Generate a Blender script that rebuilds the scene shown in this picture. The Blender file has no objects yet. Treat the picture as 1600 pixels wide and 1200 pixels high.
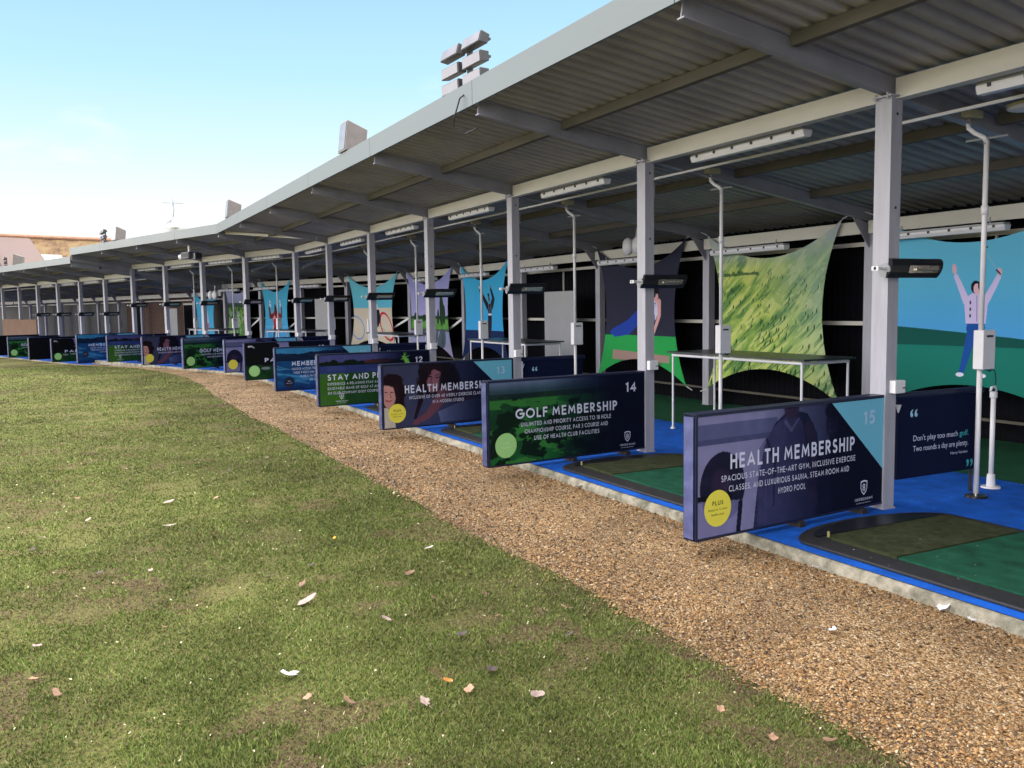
import bpy, math, random
import numpy as np
from mathutils import Vector, Matrix
random.seed(7); RNG = np.random.default_rng(11)
scene = bpy.context.scene
col = scene.collection
R = math.radians

# ------------------------------------------------------------------ camera, sky, sun, exposure
cam_d = bpy.data.cameras.new('camera'); cam = bpy.data.objects.new('camera', cam_d); col.objects.link(cam)
cam_d.sensor_width = 36; cam_d.lens = 1380.98 / 1600 * 36; cam_d.clip_end = 600; cam_d.clip_start = .05
CAM = Vector((-5.4268, -4.5463, 1.5365))
FW = Vector((0.45225476, 0.88757105, -0.08765418)); RT = Vector((0.89028322, -0.45514956, -0.01531863)); UP = Vector((0.05349213, 0.07110912, 0.99603317))
cam.matrix_world = Matrix(((RT.x, UP.x, -FW.x, CAM.x), (RT.y, UP.y, -FW.y, CAM.y), (RT.z, UP.z, -FW.z, CAM.z), (0, 0, 0, 1)))
scene.camera = cam
SUN_EL, SUN_DIR = R(54), Vector((.88, -.47))          # hazy sun behind and to the right of the shelter
sd = Vector((SUN_DIR.x * math.cos(SUN_EL), SUN_DIR.y * math.cos(SUN_EL), math.sin(SUN_EL))).normalized()
w = bpy.data.worlds.new('World'); scene.world = w; w.use_nodes = True
nt = w.node_tree; nt.nodes.clear()
def N(nt, t, **k):
    n = nt.nodes.new(t)
    for a, b in k.items(): setattr(n, a, b)
    return n
out = N(nt, 'ShaderNodeOutputWorld'); bg = N(nt, 'ShaderNodeBackground'); bg.inputs[1].default_value = .15
sky = N(nt, 'ShaderNodeTexSky', sky_type='NISHITA', sun_disc=False, sun_elevation=SUN_EL, sun_rotation=math.atan2(sd.x, sd.y))
sky.air_density = 1.0; sky.dust_density = 3.2; sky.ozone_density = 1.0
tc = N(nt, 'ShaderNodeTexCoord'); sep = N(nt, 'ShaderNodeSeparateXYZ'); nt.links.new(tc.outputs['Generated'], sep.inputs[0])
mp = N(nt, 'ShaderNodeMapping'); mp.inputs['Scale'].default_value = (1, 1, 2.6); nt.links.new(tc.outputs['Generated'], mp.inputs[0])
ns = N(nt, 'ShaderNodeTexNoise'); ns.inputs['Scale'].default_value = 3.4; ns.inputs['Detail'].default_value = 7; ns.inputs['Roughness'].default_value = .56
nt.links.new(mp.outputs[0], ns.inputs[0])
def MR(src, a, b, c=0., d=1., smooth=True):
    n = N(nt, 'ShaderNodeMapRange', interpolation_type='SMOOTHSTEP' if smooth else 'LINEAR'); n.inputs['From Min'].default_value = a; n.inputs['From Max'].default_value = b; n.inputs['To Min'].default_value = c; n.inputs['To Max'].default_value = d; nt.links.new(src, n.inputs['Value']); return n.outputs[0]
def MM(a, b, op='MAXIMUM'):
    n = N(nt, 'ShaderNodeMath', operation=op); nt.links.new(a, n.inputs[0]); nt.links.new(b, n.inputs[1]); return n.outputs[0]
wisp = MR(ns.outputs[0], .62, .86)                                    # small wisps of cloud
fill_veil = MM(MR(sep.outputs['Z'], .42, .62), MR(sep.outputs['X'], -.22, -.6))   # unseen bright sky added overhead and over the field as soft fill light
ramp = N(nt, 'ShaderNodeValToRGB'); nt.links.new(sep.outputs['Z'], ramp.inputs[0])
RS = [(0., (.96, .96, .97)), (.10, (.93, .96, .98)), (.165, (.68, .88, .95)), (.24, (.47, .78, .92)), (.36, (.32, .60, .87))]
while len(ramp.color_ramp.elements) < len(RS): ramp.color_ramp.elements.new(.5)
for e, (p, c) in zip(ramp.color_ramp.elements, RS): e.position = p; e.color = (*c, 1)
rs = N(nt, 'ShaderNodeVectorMath', operation='SCALE'); nt.links.new(ramp.outputs[0], rs.inputs[0]); rs.inputs['Scale'].default_value = 4.3
base = N(nt, 'ShaderNodeMix', data_type='RGBA'); base.inputs[0].default_value = .82; nt.links.new(sky.outputs[0], base.inputs[6]); nt.links.new(rs.outputs[0], base.inputs[7])
b2 = N(nt, 'ShaderNodeMix', data_type='RGBA'); nt.links.new(wisp, b2.inputs[0]); nt.links.new(base.outputs[2], b2.inputs[6]); b2.inputs[7].default_value = (4.3, 4.3, 4.35, 1)
mix = N(nt, 'ShaderNodeMix', data_type='RGBA'); nt.links.new(fill_veil, mix.inputs[0]); nt.links.new(b2.outputs[2], mix.inputs[6])
dt = N(nt, 'ShaderNodeVectorMath', operation='DOT_PRODUCT'); nt.links.new(tc.outputs['Generated'], dt.inputs[0]); dt.inputs[1].default_value = (-.70, .71, 0)
ms = N(nt, 'ShaderNodeVectorMath', operation='SCALE'); ms.inputs[0].default_value = (13, 12.5, 12.1); nt.links.new(MR(dt.outputs['Value'], -.7, .6, .35, 1.3, False), ms.inputs['Scale']); nt.links.new(ms.outputs[0], mix.inputs[7])
nt.links.new(mix.outputs[2], bg.inputs[0]); nt.links.new(bg.outputs[0], out.inputs[0])
sl = bpy.data.lights.new('sun', 'SUN'); sl.energy = 2.1; sl.angle = R(15); sl.color = (1, .95, .87)
so = bpy.data.objects.new('sun', sl); col.objects.link(so); so.rotation_euler = sd.to_track_quat('Z', 'Y').to_euler()
scene.view_settings.view_transform = 'Standard'; scene.view_settings.look = 'None'; scene.view_settings.gamma = 1
scene.view_settings.exposure = .9
scene.render.resolution_x = 1024; scene.render.resolution_y = 768
scene.cycles.max_bounces = 8

# ------------------------------------------------------------------ helpers
def lin(c):
    if isinstance(c, str): c = tuple(int(c[i:i+2], 16) / 255 for i in (0, 2, 4))
    return tuple((x / 12.92 if x <= .04045 else ((x + .055) / 1.055) ** 2.4) for x in c)
MATS = {}
def mat(name, c, rough=.6, metal=0, var=.12, scale=8, bump=0, bscale=60, spec=.5, c2=None, stretch=(1, 1, 1), coat=0):
    if name in MATS: return MATS[name]
    m = bpy.data.materials.new(name); m.use_nodes = True; t = m.node_tree; b = t.nodes['Principled BSDF']
    b.inputs['Roughness'].default_value = rough; b.inputs['Metallic'].default_value = metal; b.inputs['Specular IOR Level'].default_value = spec
    if coat: b.inputs['Coat Weight'].default_value = coat
    co = N(t, 'ShaderNodeTexCoord'); mpp = N(t, 'ShaderNodeMapping'); mpp.inputs['Scale'].default_value = stretch; t.links.new(co.outputs['Object'], mpp.inputs[0])
    n = N(t, 'ShaderNodeTexNoise'); n.inputs['Scale'].default_value = scale; n.inputs['Detail'].default_value = 6; n.inputs['Roughness'].default_value = .6
    t.links.new(mpp.outputs[0], n.inputs[0])
    r = N(t, 'ShaderNodeValToRGB'); r.color_ramp.elements[0].position = .3; r.color_ramp.elements[1].position = .7
    a = c2 if c2 else tuple(x * (1 - var) for x in c); bb = c if c2 else tuple(min(1, x * (1 + var)) for x in c)
    r.color_ramp.elements[0].color = (*a, 1); r.color_ramp.elements[1].color = (*bb, 1)
    t.links.new(n.outputs[0], r.inputs[0]); t.links.new(r.outputs[0], b.inputs['Base Color'])
    rr = N(t, 'ShaderNodeMapRange'); rr.inputs['To Min'].default_value = max(0, rough - .1); rr.inputs['To Max'].default_value = min(1, rough + .12); t.links.new(n.outputs[0], rr.inputs['Value']); t.links.new(rr.outputs[0], b.inputs['Roughness'])
    if bump:
        n2 = N(t, 'ShaderNodeTexNoise'); n2.inputs['Scale'].default_value = bscale; n2.inputs['Detail'].default_value = 4; t.links.new(co.outputs['Object'], n2.inputs[0])
        bp = N(t, 'ShaderNodeBump'); bp.inputs['Strength'].default_value = bump; bp.inputs['Distance'].default_value = .01; t.links.new(n2.outputs[0], bp.inputs['Height']); t.links.new(bp.outputs[0], b.inputs['Normal'])
    MATS[name] = m; return m
def vcmat(name, rough=.5, spec=.5, sheen=0, bump=0, bscale=30, trans=0):
    if name in MATS: return MATS[name]
    m = bpy.data.materials.new(name); m.use_nodes = True; t = m.node_tree; b = t.nodes['Principled BSDF']
    b.inputs['Roughness'].default_value = rough; b.inputs['Specular IOR Level'].default_value = spec
    a = N(t, 'ShaderNodeVertexColor', layer_name='Col'); t.links.new(a.outputs[0], b.inputs['Base Color'])
    if bump:
        co = N(t, 'ShaderNodeTexCoord'); n2 = N(t, 'ShaderNodeTexNoise'); n2.inputs['Scale'].default_value = bscale; t.links.new(co.outputs['Object'], n2.inputs[0])
        bp = N(t, 'ShaderNodeBump'); bp.inputs['Strength'].default_value = bump; bp.inputs['Distance'].default_value = .02; t.links.new(n2.outputs[0], bp.inputs['Height']); t.links.new(bp.outputs[0], b.inputs['Normal'])
    if trans: b.inputs['Transmission Weight'].default_value = 0
    MATS[name] = m; return m
def newobj(name, me, parent=None, loc=None):
    o = bpy.data.objects.new(name, me); col.objects.link(o)
    if parent: o.parent = parent
    if loc is not None: o.location = loc
    return o
def tag(o, label, cat, group=None):
    o['label'] = label; o['category'] = cat
    if group: o['group'] = group
    return o
def thing(name, label, cat, loc=(0, 0, 0), rz=0, group=None):
    o = newobj(name, None); o.location = loc; o.rotation_euler = (0, 0, rz); o.empty_display_size = .1
    return tag(o, label, cat, group)
def dup(o, loc=None, rz=None, label=None, parent=None):
    c = o.copy(); col.objects.link(c)
    if parent: c.parent = parent
    if loc is not None: c.location = loc
    if rz is not None: c.rotation_euler = (0, 0, rz)
    if label: c['label'] = label
    for ch in o.children: dup(ch, parent=c)
    return c
class MB:
    def __init__(s): s.v = []; s.f = []
    def add(s, vs, fs):
        b = len(s.v); s.v += [tuple(v) for v in vs]; s.f += [tuple(b + i for i in f) for f in fs]; return s
    def box(s, a, b):
        x0, y0, z0 = a; x1, y1, z1 = b
        return s.add([(x0,y0,z0),(x1,y0,z0),(x1,y1,z0),(x0,y1,z0),(x0,y0,z1),(x1,y0,z1),(x1,y1,z1),(x0,y1,z1)],
                     [(0,3,2,1),(4,5,6,7),(0,1,5,4),(1,2,6,5),(2,3,7,6),(3,0,4,7)])
    def sweep(s, prof, pts, up=(0, 0, 1), caps=True):     # profile (side, up) along a straight/poly path
        n = len(prof); rings = []
        for i, p in enumerate(pts):
            p = Vector(p); q = Vector(pts[min(i + 1, len(pts) - 1)]); o = Vector(pts[max(i - 1, 0)])
            d = (q - o).normalized(); u = Vector(up); sd_ = d.cross(u)
            if sd_.length < 1e-4: sd_ = d.cross(Vector((1, 0, 0)))
            sd_.normalize(); u = sd_.cross(d).normalized()
            rings.append([p + sd_ * a + u * b for a, b in prof])
        vs = [v for r in rings for v in r]; fs = []
        for i in range(len(pts) - 1):
            for j in range(n): fs.append((i*n+j, i*n+(j+1) % n, (i+1)*n+(j+1) % n, (i+1)*n+j))
        if caps: fs.append(tuple(range(n))[::-1]); fs.append(tuple((len(pts)-1)*n + j for j in range(n)))
        return s.add(vs, fs)
    def tube(s, pts, r, n=10, r2=None):
        prof = [(math.cos(a) * r, math.sin(a) * r) for a in [2 * math.pi * i / n for i in range(n)]]
        return s.sweep(prof, pts)
    def cone(s, p, r0, r1, h, n=16):
        x, y, z = p; vs = [(x + math.cos(2*math.pi*i/n)*r, y + math.sin(2*math.pi*i/n)*r, zz) for r, zz in ((r0, z), (r1, z + h)) for i in range(n)]
        return s.add(vs, [(i, (i+1) % n, n+(i+1) % n, n+i) for i in range(n)] + [tuple(range(n))[::-1], tuple(range(n, 2*n))])
    def ell(s, c, r, nu=14, nv=9):
        vs = []; fs = []
        for j in range(nv + 1):
            t = math.pi * j / nv
            for i in range(nu):
                a = 2 * math.pi * i / nu; vs.append((c[0] + r[0]*math.sin(t)*math.cos(a), c[1] + r[1]*math.sin(t)*math.sin(a), c[2] + r[2]*math.cos(t)))
        for j in range(nv):
            for i in range(nu): fs.append((j*nu+i, (j+1)*nu+i, (j+1)*nu+(i+1) % nu, j*nu+(i+1) % nu))
        return s.add(vs, fs)
    def build(s, name, m, parent=None, loc=None, smooth=False, bevel=0):
        me = bpy.data.meshes.new(name); me.from_pydata(s.v, [], s.f); me.update()
        if m: me.materials.append(m)
        if smooth: me.polygons.foreach_set('use_smooth', [True] * len(me.polygons))
        o = newobj(name, me, parent, loc)
        if bevel:
            md = o.modifiers.new('bevel', 'BEVEL'); md.width = bevel; md.segments = 2; md.limit_method = 'ANGLE'
        return o
def grid_mesh(name, P, nu, nv, m, colr=None, parent=None, loc=None, flip=False, smooth=True):
    """P: (nv,nu,3) array"""
    me = bpy.data.meshes.new(name); V = P.reshape(-1, 3)
    i = np.arange(nu * nv).reshape(nv, nu); a = i[:-1, :-1].ravel(); b = i[:-1, 1:].ravel(); c = i[1:, 1:].ravel(); d = i[1:, :-1].ravel()
    F = np.stack([a, b, c, d] if not flip else [a, d, c, b], 1)
    me.vertices.add(len(V)); me.vertices.foreach_set('co', V.ravel().astype(np.float32))
    me.loops.add(F.size); me.loops.foreach_set('vertex_index', F.ravel().astype(np.int32))
    me.polygons.add(len(F)); me.polygons.foreach_set('loop_start', np.arange(0, F.size, 4, dtype=np.int32)); me.polygons.foreach_set('loop_total', np.full(len(F), 4, np.int32))
    me.update(calc_edges=True)
    if colr is not None:
        at_ = me.color_attributes.new('Col', 'FLOAT_COLOR', 'POINT'); C4 = np.ones((len(V), 4), np.float32); C4[:, :3] = colr.reshape(-1, 3); at_.data.foreach_set('color', C4.ravel())
    me.materials.append(m)
    if smooth: me.polygons.foreach_set('use_smooth', np.ones(len(F), bool))
    return newobj(name, me, parent, loc)
def tri_mesh(name, V, F, m, colr=None):
    me = bpy.data.meshes.new(name); me.vertices.add(len(V)); me.vertices.foreach_set('co', V.ravel().astype(np.float32))
    me.loops.add(F.size); me.loops.foreach_set('vertex_index', F.ravel().astype(np.int32))
    me.polygons.add(len(F)); me.polygons.foreach_set('loop_start', np.arange(0, F.size, 3, dtype=np.int32)); me.polygons.foreach_set('loop_total', np.full(len(F), 3, np.int32))
    me.update(calc_edges=True)
    if colr is not None:
        at_ = me.color_attributes.new('Col', 'FLOAT_COLOR', 'POINT'); C4 = np.ones((len(V), 4), np.float32); C4[:, :3] = colr; at_.data.foreach_set('color', C4.ravel())
    me.materials.append(m); return newobj(name, me)
def text(s, x, z, m, parent, h=.05, width=None, bold=0., align='CENTER', y=-.004, name='lettering', th=.0012):
    """lettering lying in the local XZ plane, facing -Y; z is the baseline, h the capital height"""
    cu = bpy.data.curves.new('t', 'FONT'); cu.body = s; cu.size = 1; cu.offset = bold; cu.resolution_u = 3; cu.extrude = 0
    to = bpy.data.objects.new('t', cu); col.objects.link(to); dg = bpy.context.evaluated_depsgraph_get(); me = bpy.data.meshes.new_from_object(to.evaluated_get(dg)); bpy.data.objects.remove(to)
    co = np.array([v.co[:] for v in me.vertices]); k = h / .73
    x0, x1 = co[:, 0].min(), co[:, 0].max(); kx = k if width is None else width / (x1 - x0)
    if align == 'CENTER': X = (co[:, 0] - (x0 + x1) / 2) * kx + x
    elif align == 'RIGHT': X = (co[:, 0] - x1) * kx + x
    else: X = (co[:, 0] - x0) * kx + x
    P = np.stack([X, np.full(len(X), y), co[:, 1] * k + z], 1)
    me.vertices.foreach_set('co', P.ravel().astype(np.float32)); me.materials.clear(); me.materials.append(m); me.name = name; me.update()
    return newobj(name, me, parent)

def _arc(cx, cy, rx, ry, a0, a1, n=12): return [(cx + rx * math.cos(math.radians(a0 + (a1 - a0) * i / n)), cy + ry * math.sin(math.radians(a0 + (a1 - a0) * i / n))) for i in range(n + 1)]
GL = {'A': (.78, [[(0, 0), (.39, 1), (.78, 0)], [(.14, .30), (.64, .30)]]), 'B': (.52, [[(.30, .54), (0, .54), (0, 1), (.26, 1)] + _arc(.26, .77, .22, .23, 90, -90)[1:], [(0, .54), (0, 0), (.27, 0)] + _arc(.27, .27, .25, .27, -90, 90)[1:]]),
 'C': (.72, [_arc(.5, .5, .5, .5, 52, 308, 20)]), 'D': (.66, [[(.18, 0), (0, 0), (0, 1), (.18, 1)] + _arc(.18, .5, .48, .5, 90, -90, 18)[1:]]), 'E': (.44, [[(.44, 1), (0, 1), (0, 0), (.44, 0)], [(.04, .52), (.40, .52)]]), 'F': (.42, [[(.42, 1), (0, 1), (0, 0)], [(.04, .52), (.38, .52)]]),
 'G': (.92, [_arc(.5, .5, .5, .5, 48, 360, 24) + [(.54, .5)]]), 'H': (.58, [[(0, 0), (0, 1)], [(.58, 0), (.58, 1)], [(.04, .52), (.54, .52)]]), 'I': (.0, [[(0, 0), (0, 1)]]), 'J': (.3, [[(.3, 1), (.3, .22)] + _arc(.12, .2, .18, .2, 0, -110, 8)[1:]]),
 'K': (.52, [[(0, 0), (0, 1)], [(.50, 1), (.05, .5), (.54, 0)]]), 'L': (.40, [[(0, 1), (0, 0), (.40, 0)]]), 'M': (.84, [[(0, 0), (.10, 1), (.42, .28), (.74, 1), (.84, 0)]]), 'N': (.62, [[(0, 0), (0, 1), (.62, 0), (.62, 1)]]),
 'O': (.98, [_arc(.49, .5, .49, .5, 90, 450, 28)]), 'P': (.46, [[(0, 0), (0, 1), (.2, 1)] + _arc(.2, .73, .26, .27, 90, -90)[1:] + [(.05, .46)]]), 'Q': (.98, [_arc(.49, .5, .49, .5, 90, 450, 28), [(.6, .3), (.95, -.04)]]),
 'R': (.50, [[(0, 0), (0, 1), (.22, 1)] + _arc(.22, .74, .25, .26, 90, -90)[1:] + [(.05, .48)], [(.22, .44), (.50, 0)]]), 'S': (.46, [_arc(.24, .75, .20, .25, 40, 250, 12) + _arc(.22, .26, .24, .26, 75, -150, 14)]), 'T': (.50, [[(0, 1), (.50, 1)], [(.25, .96), (.25, 0)]]),
 'U': (.60, [[(0, 1), (0, .3)] + _arc(.3, .3, .3, .3, 180, 360, 14)[1:] + [(.6, 1)]]), 'V': (.68, [[(0, 1), (.34, 0), (.68, 1)]]), 'W': (1.05, [[(0, 1), (.27, 0), (.525, .85), (.78, 0), (1.05, 1)]]), 'X': (.60, [[(0, 0), (.6, 1)], [(0, 1), (.6, 0)]]), 'Y': (.60, [[(0, 1), (.3, .46), (.6, 1)], [(.3, .42), (.3, 0)]]), 'Z': (.52, [[(0, 1), (.52, 1), (0, 0), (.52, 0)]]),
 '0': (.54, [_arc(.27, .5, .27, .5, 90, 450, 24)]), '1': (.22, [[(0, .84), (.22, 1), (.22, 0)]]), '2': (.48, [_arc(.24, .74, .23, .26, 170, -20, 12) + [(0, 0), (.5, 0)]]), '3': (.44, [_arc(.2, .76, .2, .24, 140, -90, 12), _arc(.2, .27, .24, .27, 90, -140, 12)]),
 '4': (.56, [[(.42, 0), (.42, 1), (0, .26), (.56, .26)]]), '5': (.46, [[(.42, 1), (.10, 1), (.04, .56)] + _arc(.18, .31, .27, .31, 110, -130, 14)]), '6': (.50, [[(.38, 1), (.06, .46)], _arc(.26, .29, .25, .29, 90, 450, 20)]), '7': (.46, [[(0, 1), (.46, 1), (.10, 0)]]), '8': (.46, [_arc(.23, .76, .19, .24, 90, 450, 18), _arc(.23, .27, .24, .27, 90, 450, 18)]), '9': (.50, [[(.12, 0), (.44, .54)], _arc(.24, .71, .25, .29, 90, 450, 20)]),
 '-': (.26, [[(0, .40), (.26, .40)]]), ',': (.05, [[(.06, .06), (-.02, -.16)]]), '.': (.05, [[(0, .0), (.0, .08)]])}
def caps(s, x, z, m, parent, h=.05, width=None, w=.15, align='CENTER', y=-.004, name='lettering', gap=.26, space=.42):
    """bold geometric capitals drawn as mitred ribbons in the local XZ plane, facing -Y"""
    cur = 0; V, F = [], []; ly = 0; words = []
    for ch in s + ' ':
        if ch == ' ':
            words.append((V, F)); V, F = [], []; cur += space; continue
        gw, st = GL[ch]
        for pl in st:
            ly += 1; P = [Vector((a + cur + w / 2, b * (1 - w) + w / 2)) for a, b in pl]; closed = (P[0] - P[-1]).length < 1e-4; n = len(P); b0 = len(V)
            for i, p in enumerate(P):
                pr = P[i - 1] if i else (P[-2] if closed else None); nx = P[i + 1] if i < n - 1 else (P[1] if closed else None)
                d1 = (p - pr).normalized() if pr is not None else (nx - p).normalized(); d2 = (nx - p).normalized() if nx is not None else d1
                t = d1 + d2
                if t.length < .2: t = d1
                t.normalize(); nn = Vector((-t.y, t.x)); k = min(2.2, 1 / max(.35, nn.dot(Vector((-d1.y, d1.x))))); q = p.copy()
                if not closed and i == 0: q -= d2 * w / 2 * (1 if abs(d2.x) < .05 or abs(d2.y) < .05 else .3)
                if not closed and i == n - 1: q += d1 * w / 2 * (1 if abs(d1.x) < .05 or abs(d1.y) < .05 else .3)
                for sg in (1, -1):
                    v = q + nn * (sg * k * w / 2); v.y = min(max(v.y, -.2), 1.0) if ch != ',' else v.y
                    V.append((v.x, y - (ly % 3) * .00008, v.y))
            for i in range(n - 1): F.append((b0 + 2*i, b0 + 2*i + 1, b0 + 2*i + 3, b0 + 2*i + 2))
        cur += gw + w + gap
    W0 = cur - gap - space; kx = h if width is None else width / W0; off = {'CENTER': -W0 / 2, 'LEFT': 0, 'RIGHT': -W0}[align]
    for V, F in words: MB().add([((a + off) * kx + x, yy, c * h + z) for a, yy, c in V], F).build(name, m, parent)
# value noise for the printed pictures
def vnoise(x, y, sc, seed=0, oct=4):
    r = np.zeros_like(x, float); amp = .5; g = np.random.default_rng(seed).random((64, 64))
    for o in range(oct):
        X = x * sc; Y = y * sc; xi = np.floor(X).astype(int); yi = np.floor(Y).astype(int); fx = X - xi; fy = Y - yi
        fx = fx*fx*(3-2*fx); fy = fy*fy*(3-2*fy); a = g[yi % 64, xi % 64]; b = g[yi % 64, (xi+1) % 64]; c = g[(yi+1) % 64, xi % 64]; d = g[(yi+1) % 64, (xi+1) % 64]
        r += amp * ((a*(1-fx)+b*fx)*(1-fy) + (c*(1-fx)+d*fx)*fy); amp *= .5; sc *= 2.03
    return r / (1 - .5 ** oct)
def hx(s): return np.array([int(s[i:i+2], 16) / 255 for i in (0, 2, 4)])
class Art:                                              # tiny painter: U, Z metre grids, sRGB colours
    def __init__(s, U, Z, c): s.U = U; s.Z = Z; s.C = np.ones(U.shape + (3,)) * hx(c)
    def m(s, mask, c, a=1.):
        c = hx(c) if isinstance(c, str) else c; k = (np.clip(mask.astype(float), 0, 1) * a)[..., None]; s.C = s.C * (1 - k) + c * k; return s
    def poly(s, pts, c, a=1.):
        ins = np.zeros(s.U.shape, bool); n = len(pts)
        for i in range(n):
            x0, y0 = pts[i]; x1, y1 = pts[(i + 1) % n]
            if y0 == y1: continue
            t = ((y0 > s.Z) != (y1 > s.Z)) & (s.U < (x1 - x0) * (s.Z - y0) / (y1 - y0) + x0); ins ^= t
        return s.m(ins, c, a)
    def el(s, cx, cy, rx, ry, c, a=1., rot=0, soft=0):
        dx = s.U - cx; dy = s.Z - cy; x = dx*math.cos(rot) + dy*math.sin(rot); y = -dx*math.sin(rot) + dy*math.cos(rot); q = (x/rx)**2 + (y/ry)**2
        return s.m((q < 1) if not soft else np.clip((1 - q) / soft, 0, 1), c, a)
    def ring(s, cx, cy, rx, ry, w_, c, rot=0):
        dx = s.U - cx; dy = s.Z - cy; x = dx*math.cos(rot) + dy*math.sin(rot); y = -dx*math.sin(rot) + dy*math.cos(rot); q = np.sqrt((x/rx)**2 + (y/ry)**2)
        return s.m(np.abs(q - 1) * min(rx, ry) < w_, c)
    def ln(s, pts, w0, w1, c, a=1.):
        for k in range(len(pts) - 1):
            (x0, y0), (x1, y1) = pts[k], pts[k + 1]; dx, dy = x1 - x0, y1 - y0; L = dx*dx + dy*dy + 1e-9
            t = np.clip(((s.U - x0)*dx + (s.Z - y0)*dy) / L, 0, 1); n = len(pts) - 1; ww = w0 + (w1 - w0) * (k + t) / n
            s.m(np.hypot(s.U - x0 - t*dx, s.Z - y0 - t*dy) < ww, c, a)
        return s
    def lin(s):
        c = np.clip(s.C, 0, 1); return np.where(c <= .04045, c / 12.92, ((c + .055) / 1.055) ** 2.4)

# ------------------------------------------------------------------ materials
M_post = mat('steel_paint', (.31, .31, .365), .42, var=.13, scale=5, bump=.05, stretch=(3, 3, .35))
M_raft = mat('rafter_paint', (.235, .235, .275), .45, var=.16, scale=3)
M_cream = mat('cream_paint', (.50, .485, .44), .5, var=.08, scale=4, stretch=(1, .3, 1))
M_purl = mat('purlin_timber', (.085, .078, .062), .8, var=.3, scale=5, stretch=(1, .3, 1))
M_sheet = mat('corrugated_sheet', (.30, .29, .28), .5, var=.2, scale=1.6, spec=.4)
M_fascia = mat('fascia_metal', (.115, .14, .152), .4, var=.09, scale=1.2, stretch=(1, .3, 3))
M_black = mat('black_cladding', (.004, .0045, .007), .9, spec=.1, var=.3)
M_white = mat('white_plastic', (.62, .62, .66), .35, var=.05)
M_wpole = mat('white_pole_paint', (.66, .65, .68), .35, var=.05)
M_beige = mat('beige_plastic', (.42, .38, .24), .5, var=.1)
M_dark = mat('black_housing', (.012, .013, .018), .3, var=.2)
M_glass = mat('lamp_glass', (.42, .39, .33), .12, metal=.7, var=.4, scale=40)
M_chrome = mat('lamp_tube', (.85, .82, .75), .1, metal=.8)
M_clip = mat('clip_black', (.02, .02, .025), .5)
M_navy = mat('navy_fabric', lin('091230'), .75, spec=.15, var=.1)
M_navy2 = mat('navy_edge', lin('131A38'), .4, var=.1)
M_endl = mat('board_end_fabric', lin('474C78'), .45, var=.25, scale=14, bump=.4, bscale=9)
M_text = mat('white_ink', lin('C9CDE6'), .6, var=.02)
M_pale = mat('pale_blue_ink', lin('9AC9DE'), .6, var=.02)
M_teal = mat('teal_ink', lin('3AA6AE'), .6, var=.02)
M_tri = mat('sky_blue_ink', lin('67B3CF'), .55, var=.03)
M_yel = mat('yellow_ink', lin('DAD24A'), .55, var=.03)
M_grn = mat('light_green_ink', lin('97CC84'), .55, var=.03)
M_ink = mat('dark_ink', lin('30361E'), .6)
M_blue = mat('blue_carpet', (.006, .095, .50), .9, var=.30, scale=5, bump=.5, bscale=260, spec=.2)
M_green = mat('green_carpet', (.009, .075, .034), .9, var=.2, scale=4, bump=.5, bscale=260, spec=.2)
M_rub = mat('black_rubber', (.014, .014, .017), .6, var=.3, scale=20, bump=.3, bscale=90)
M_turfo = mat('olive_turf', (.046, .055, .026), .95, var=.45, scale=14, bump=1, bscale=420, spec=.15)
M_turfg = mat('green_turf', (.010, .075, .044), .9, var=.42, scale=7, bump=.7, bscale=380, spec=.15)
M_conc = mat('concrete', (.36, .33, .27), .9, var=.35, scale=9, bump=1, bscale=45, c2=(.075, .075, .05))
M_grey = mat('grey_panel', (.24, .25, .27), .35, var=.1, scale=2)
M_wood = mat('fence_timber', (.13, .07, .04), .8, var=.35, scale=3, stretch=(6, 6, .6))
M_tbl = mat('table_top_dark', (.02, .024, .03), .3, var=.2)
M_print = vcmat('printed_fabric', .75, .15, bump=.12, bscale=5)
M_sail = vcmat('printed_sail', .8, .12)
def brick_mat():
    m = bpy.data.materials.new('brick'); m.use_nodes = True; t = m.node_tree; b = t.nodes['Principled BSDF']; co = N(t, 'ShaderNodeTexCoord'); br = N(t, 'ShaderNodeTexBrick')
    mpp = N(t, 'ShaderNodeMapping'); mpp.inputs['Rotation'].default_value = (R(90), 0, R(-90)); t.links.new(co.outputs['Object'], mpp.inputs[0]); t.links.new(mpp.outputs[0], br.inputs[0])
    br.inputs['Color1'].default_value = (.10, .045, .03, 1); br.inputs['Color2'].default_value = (.07, .035, .025, 1); br.inputs['Mortar'].default_value = (.10, .09, .08, 1); br.inputs['Scale'].default_value = 4.4
    t.links.new(br.outputs[0], b.inputs['Base Color']); b.inputs['Roughness'].default_value = .9; return m
M_brick = brick_mat()

# ------------------------------------------------------------------ frames of the shelter
H, OV, SL = 2.993, 1.90, .1587                           # post top, overhang, roof slope
FR = {}                                                  # number -> (pos, inward unit vector, angle, stretch)
for k in range(20, 9, -1): FR[k] = (Vector((0, 3. * (15 - k), 0)), 0.)
FR[9] = (Vector((-.03, 18., 0)), R(8.75))
tB = Vector((-math.sin(R(17.5)), math.cos(R(17.5)), 0))
for i, k in enumerate((8, 7, 6, 5)): FR[k] = (FR[9][0] + tB * 2.6 * (i + 1), R(17.5))
FRC = {5: FR[5]}
for i, k in enumerate(range(4, -8, -1)): FRC[k] = (FR[5][0] + tB * 2.5 * (i + 1), R(17.5))
ZF, ZR = -.20, -.26                                      # drop of floor and roof in the far section
def fpt(fr, k, v, z=0.):
    p, a = fr[k]; return p + Vector((math.cos(a), math.sin(a), 0)) * v + Vector((0, 0, z))
def rz(v): return H - SL * v                              # underside of the rafters
IB = [(-.035, 0), (.035, 0), (.035, .012), (.006, .012), (.006, .138), (.035, .138), (.035, .15), (-.035, .15), (-.035, .138), (-.006, .138), (-.006, .012), (-.035, .012)]
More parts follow.
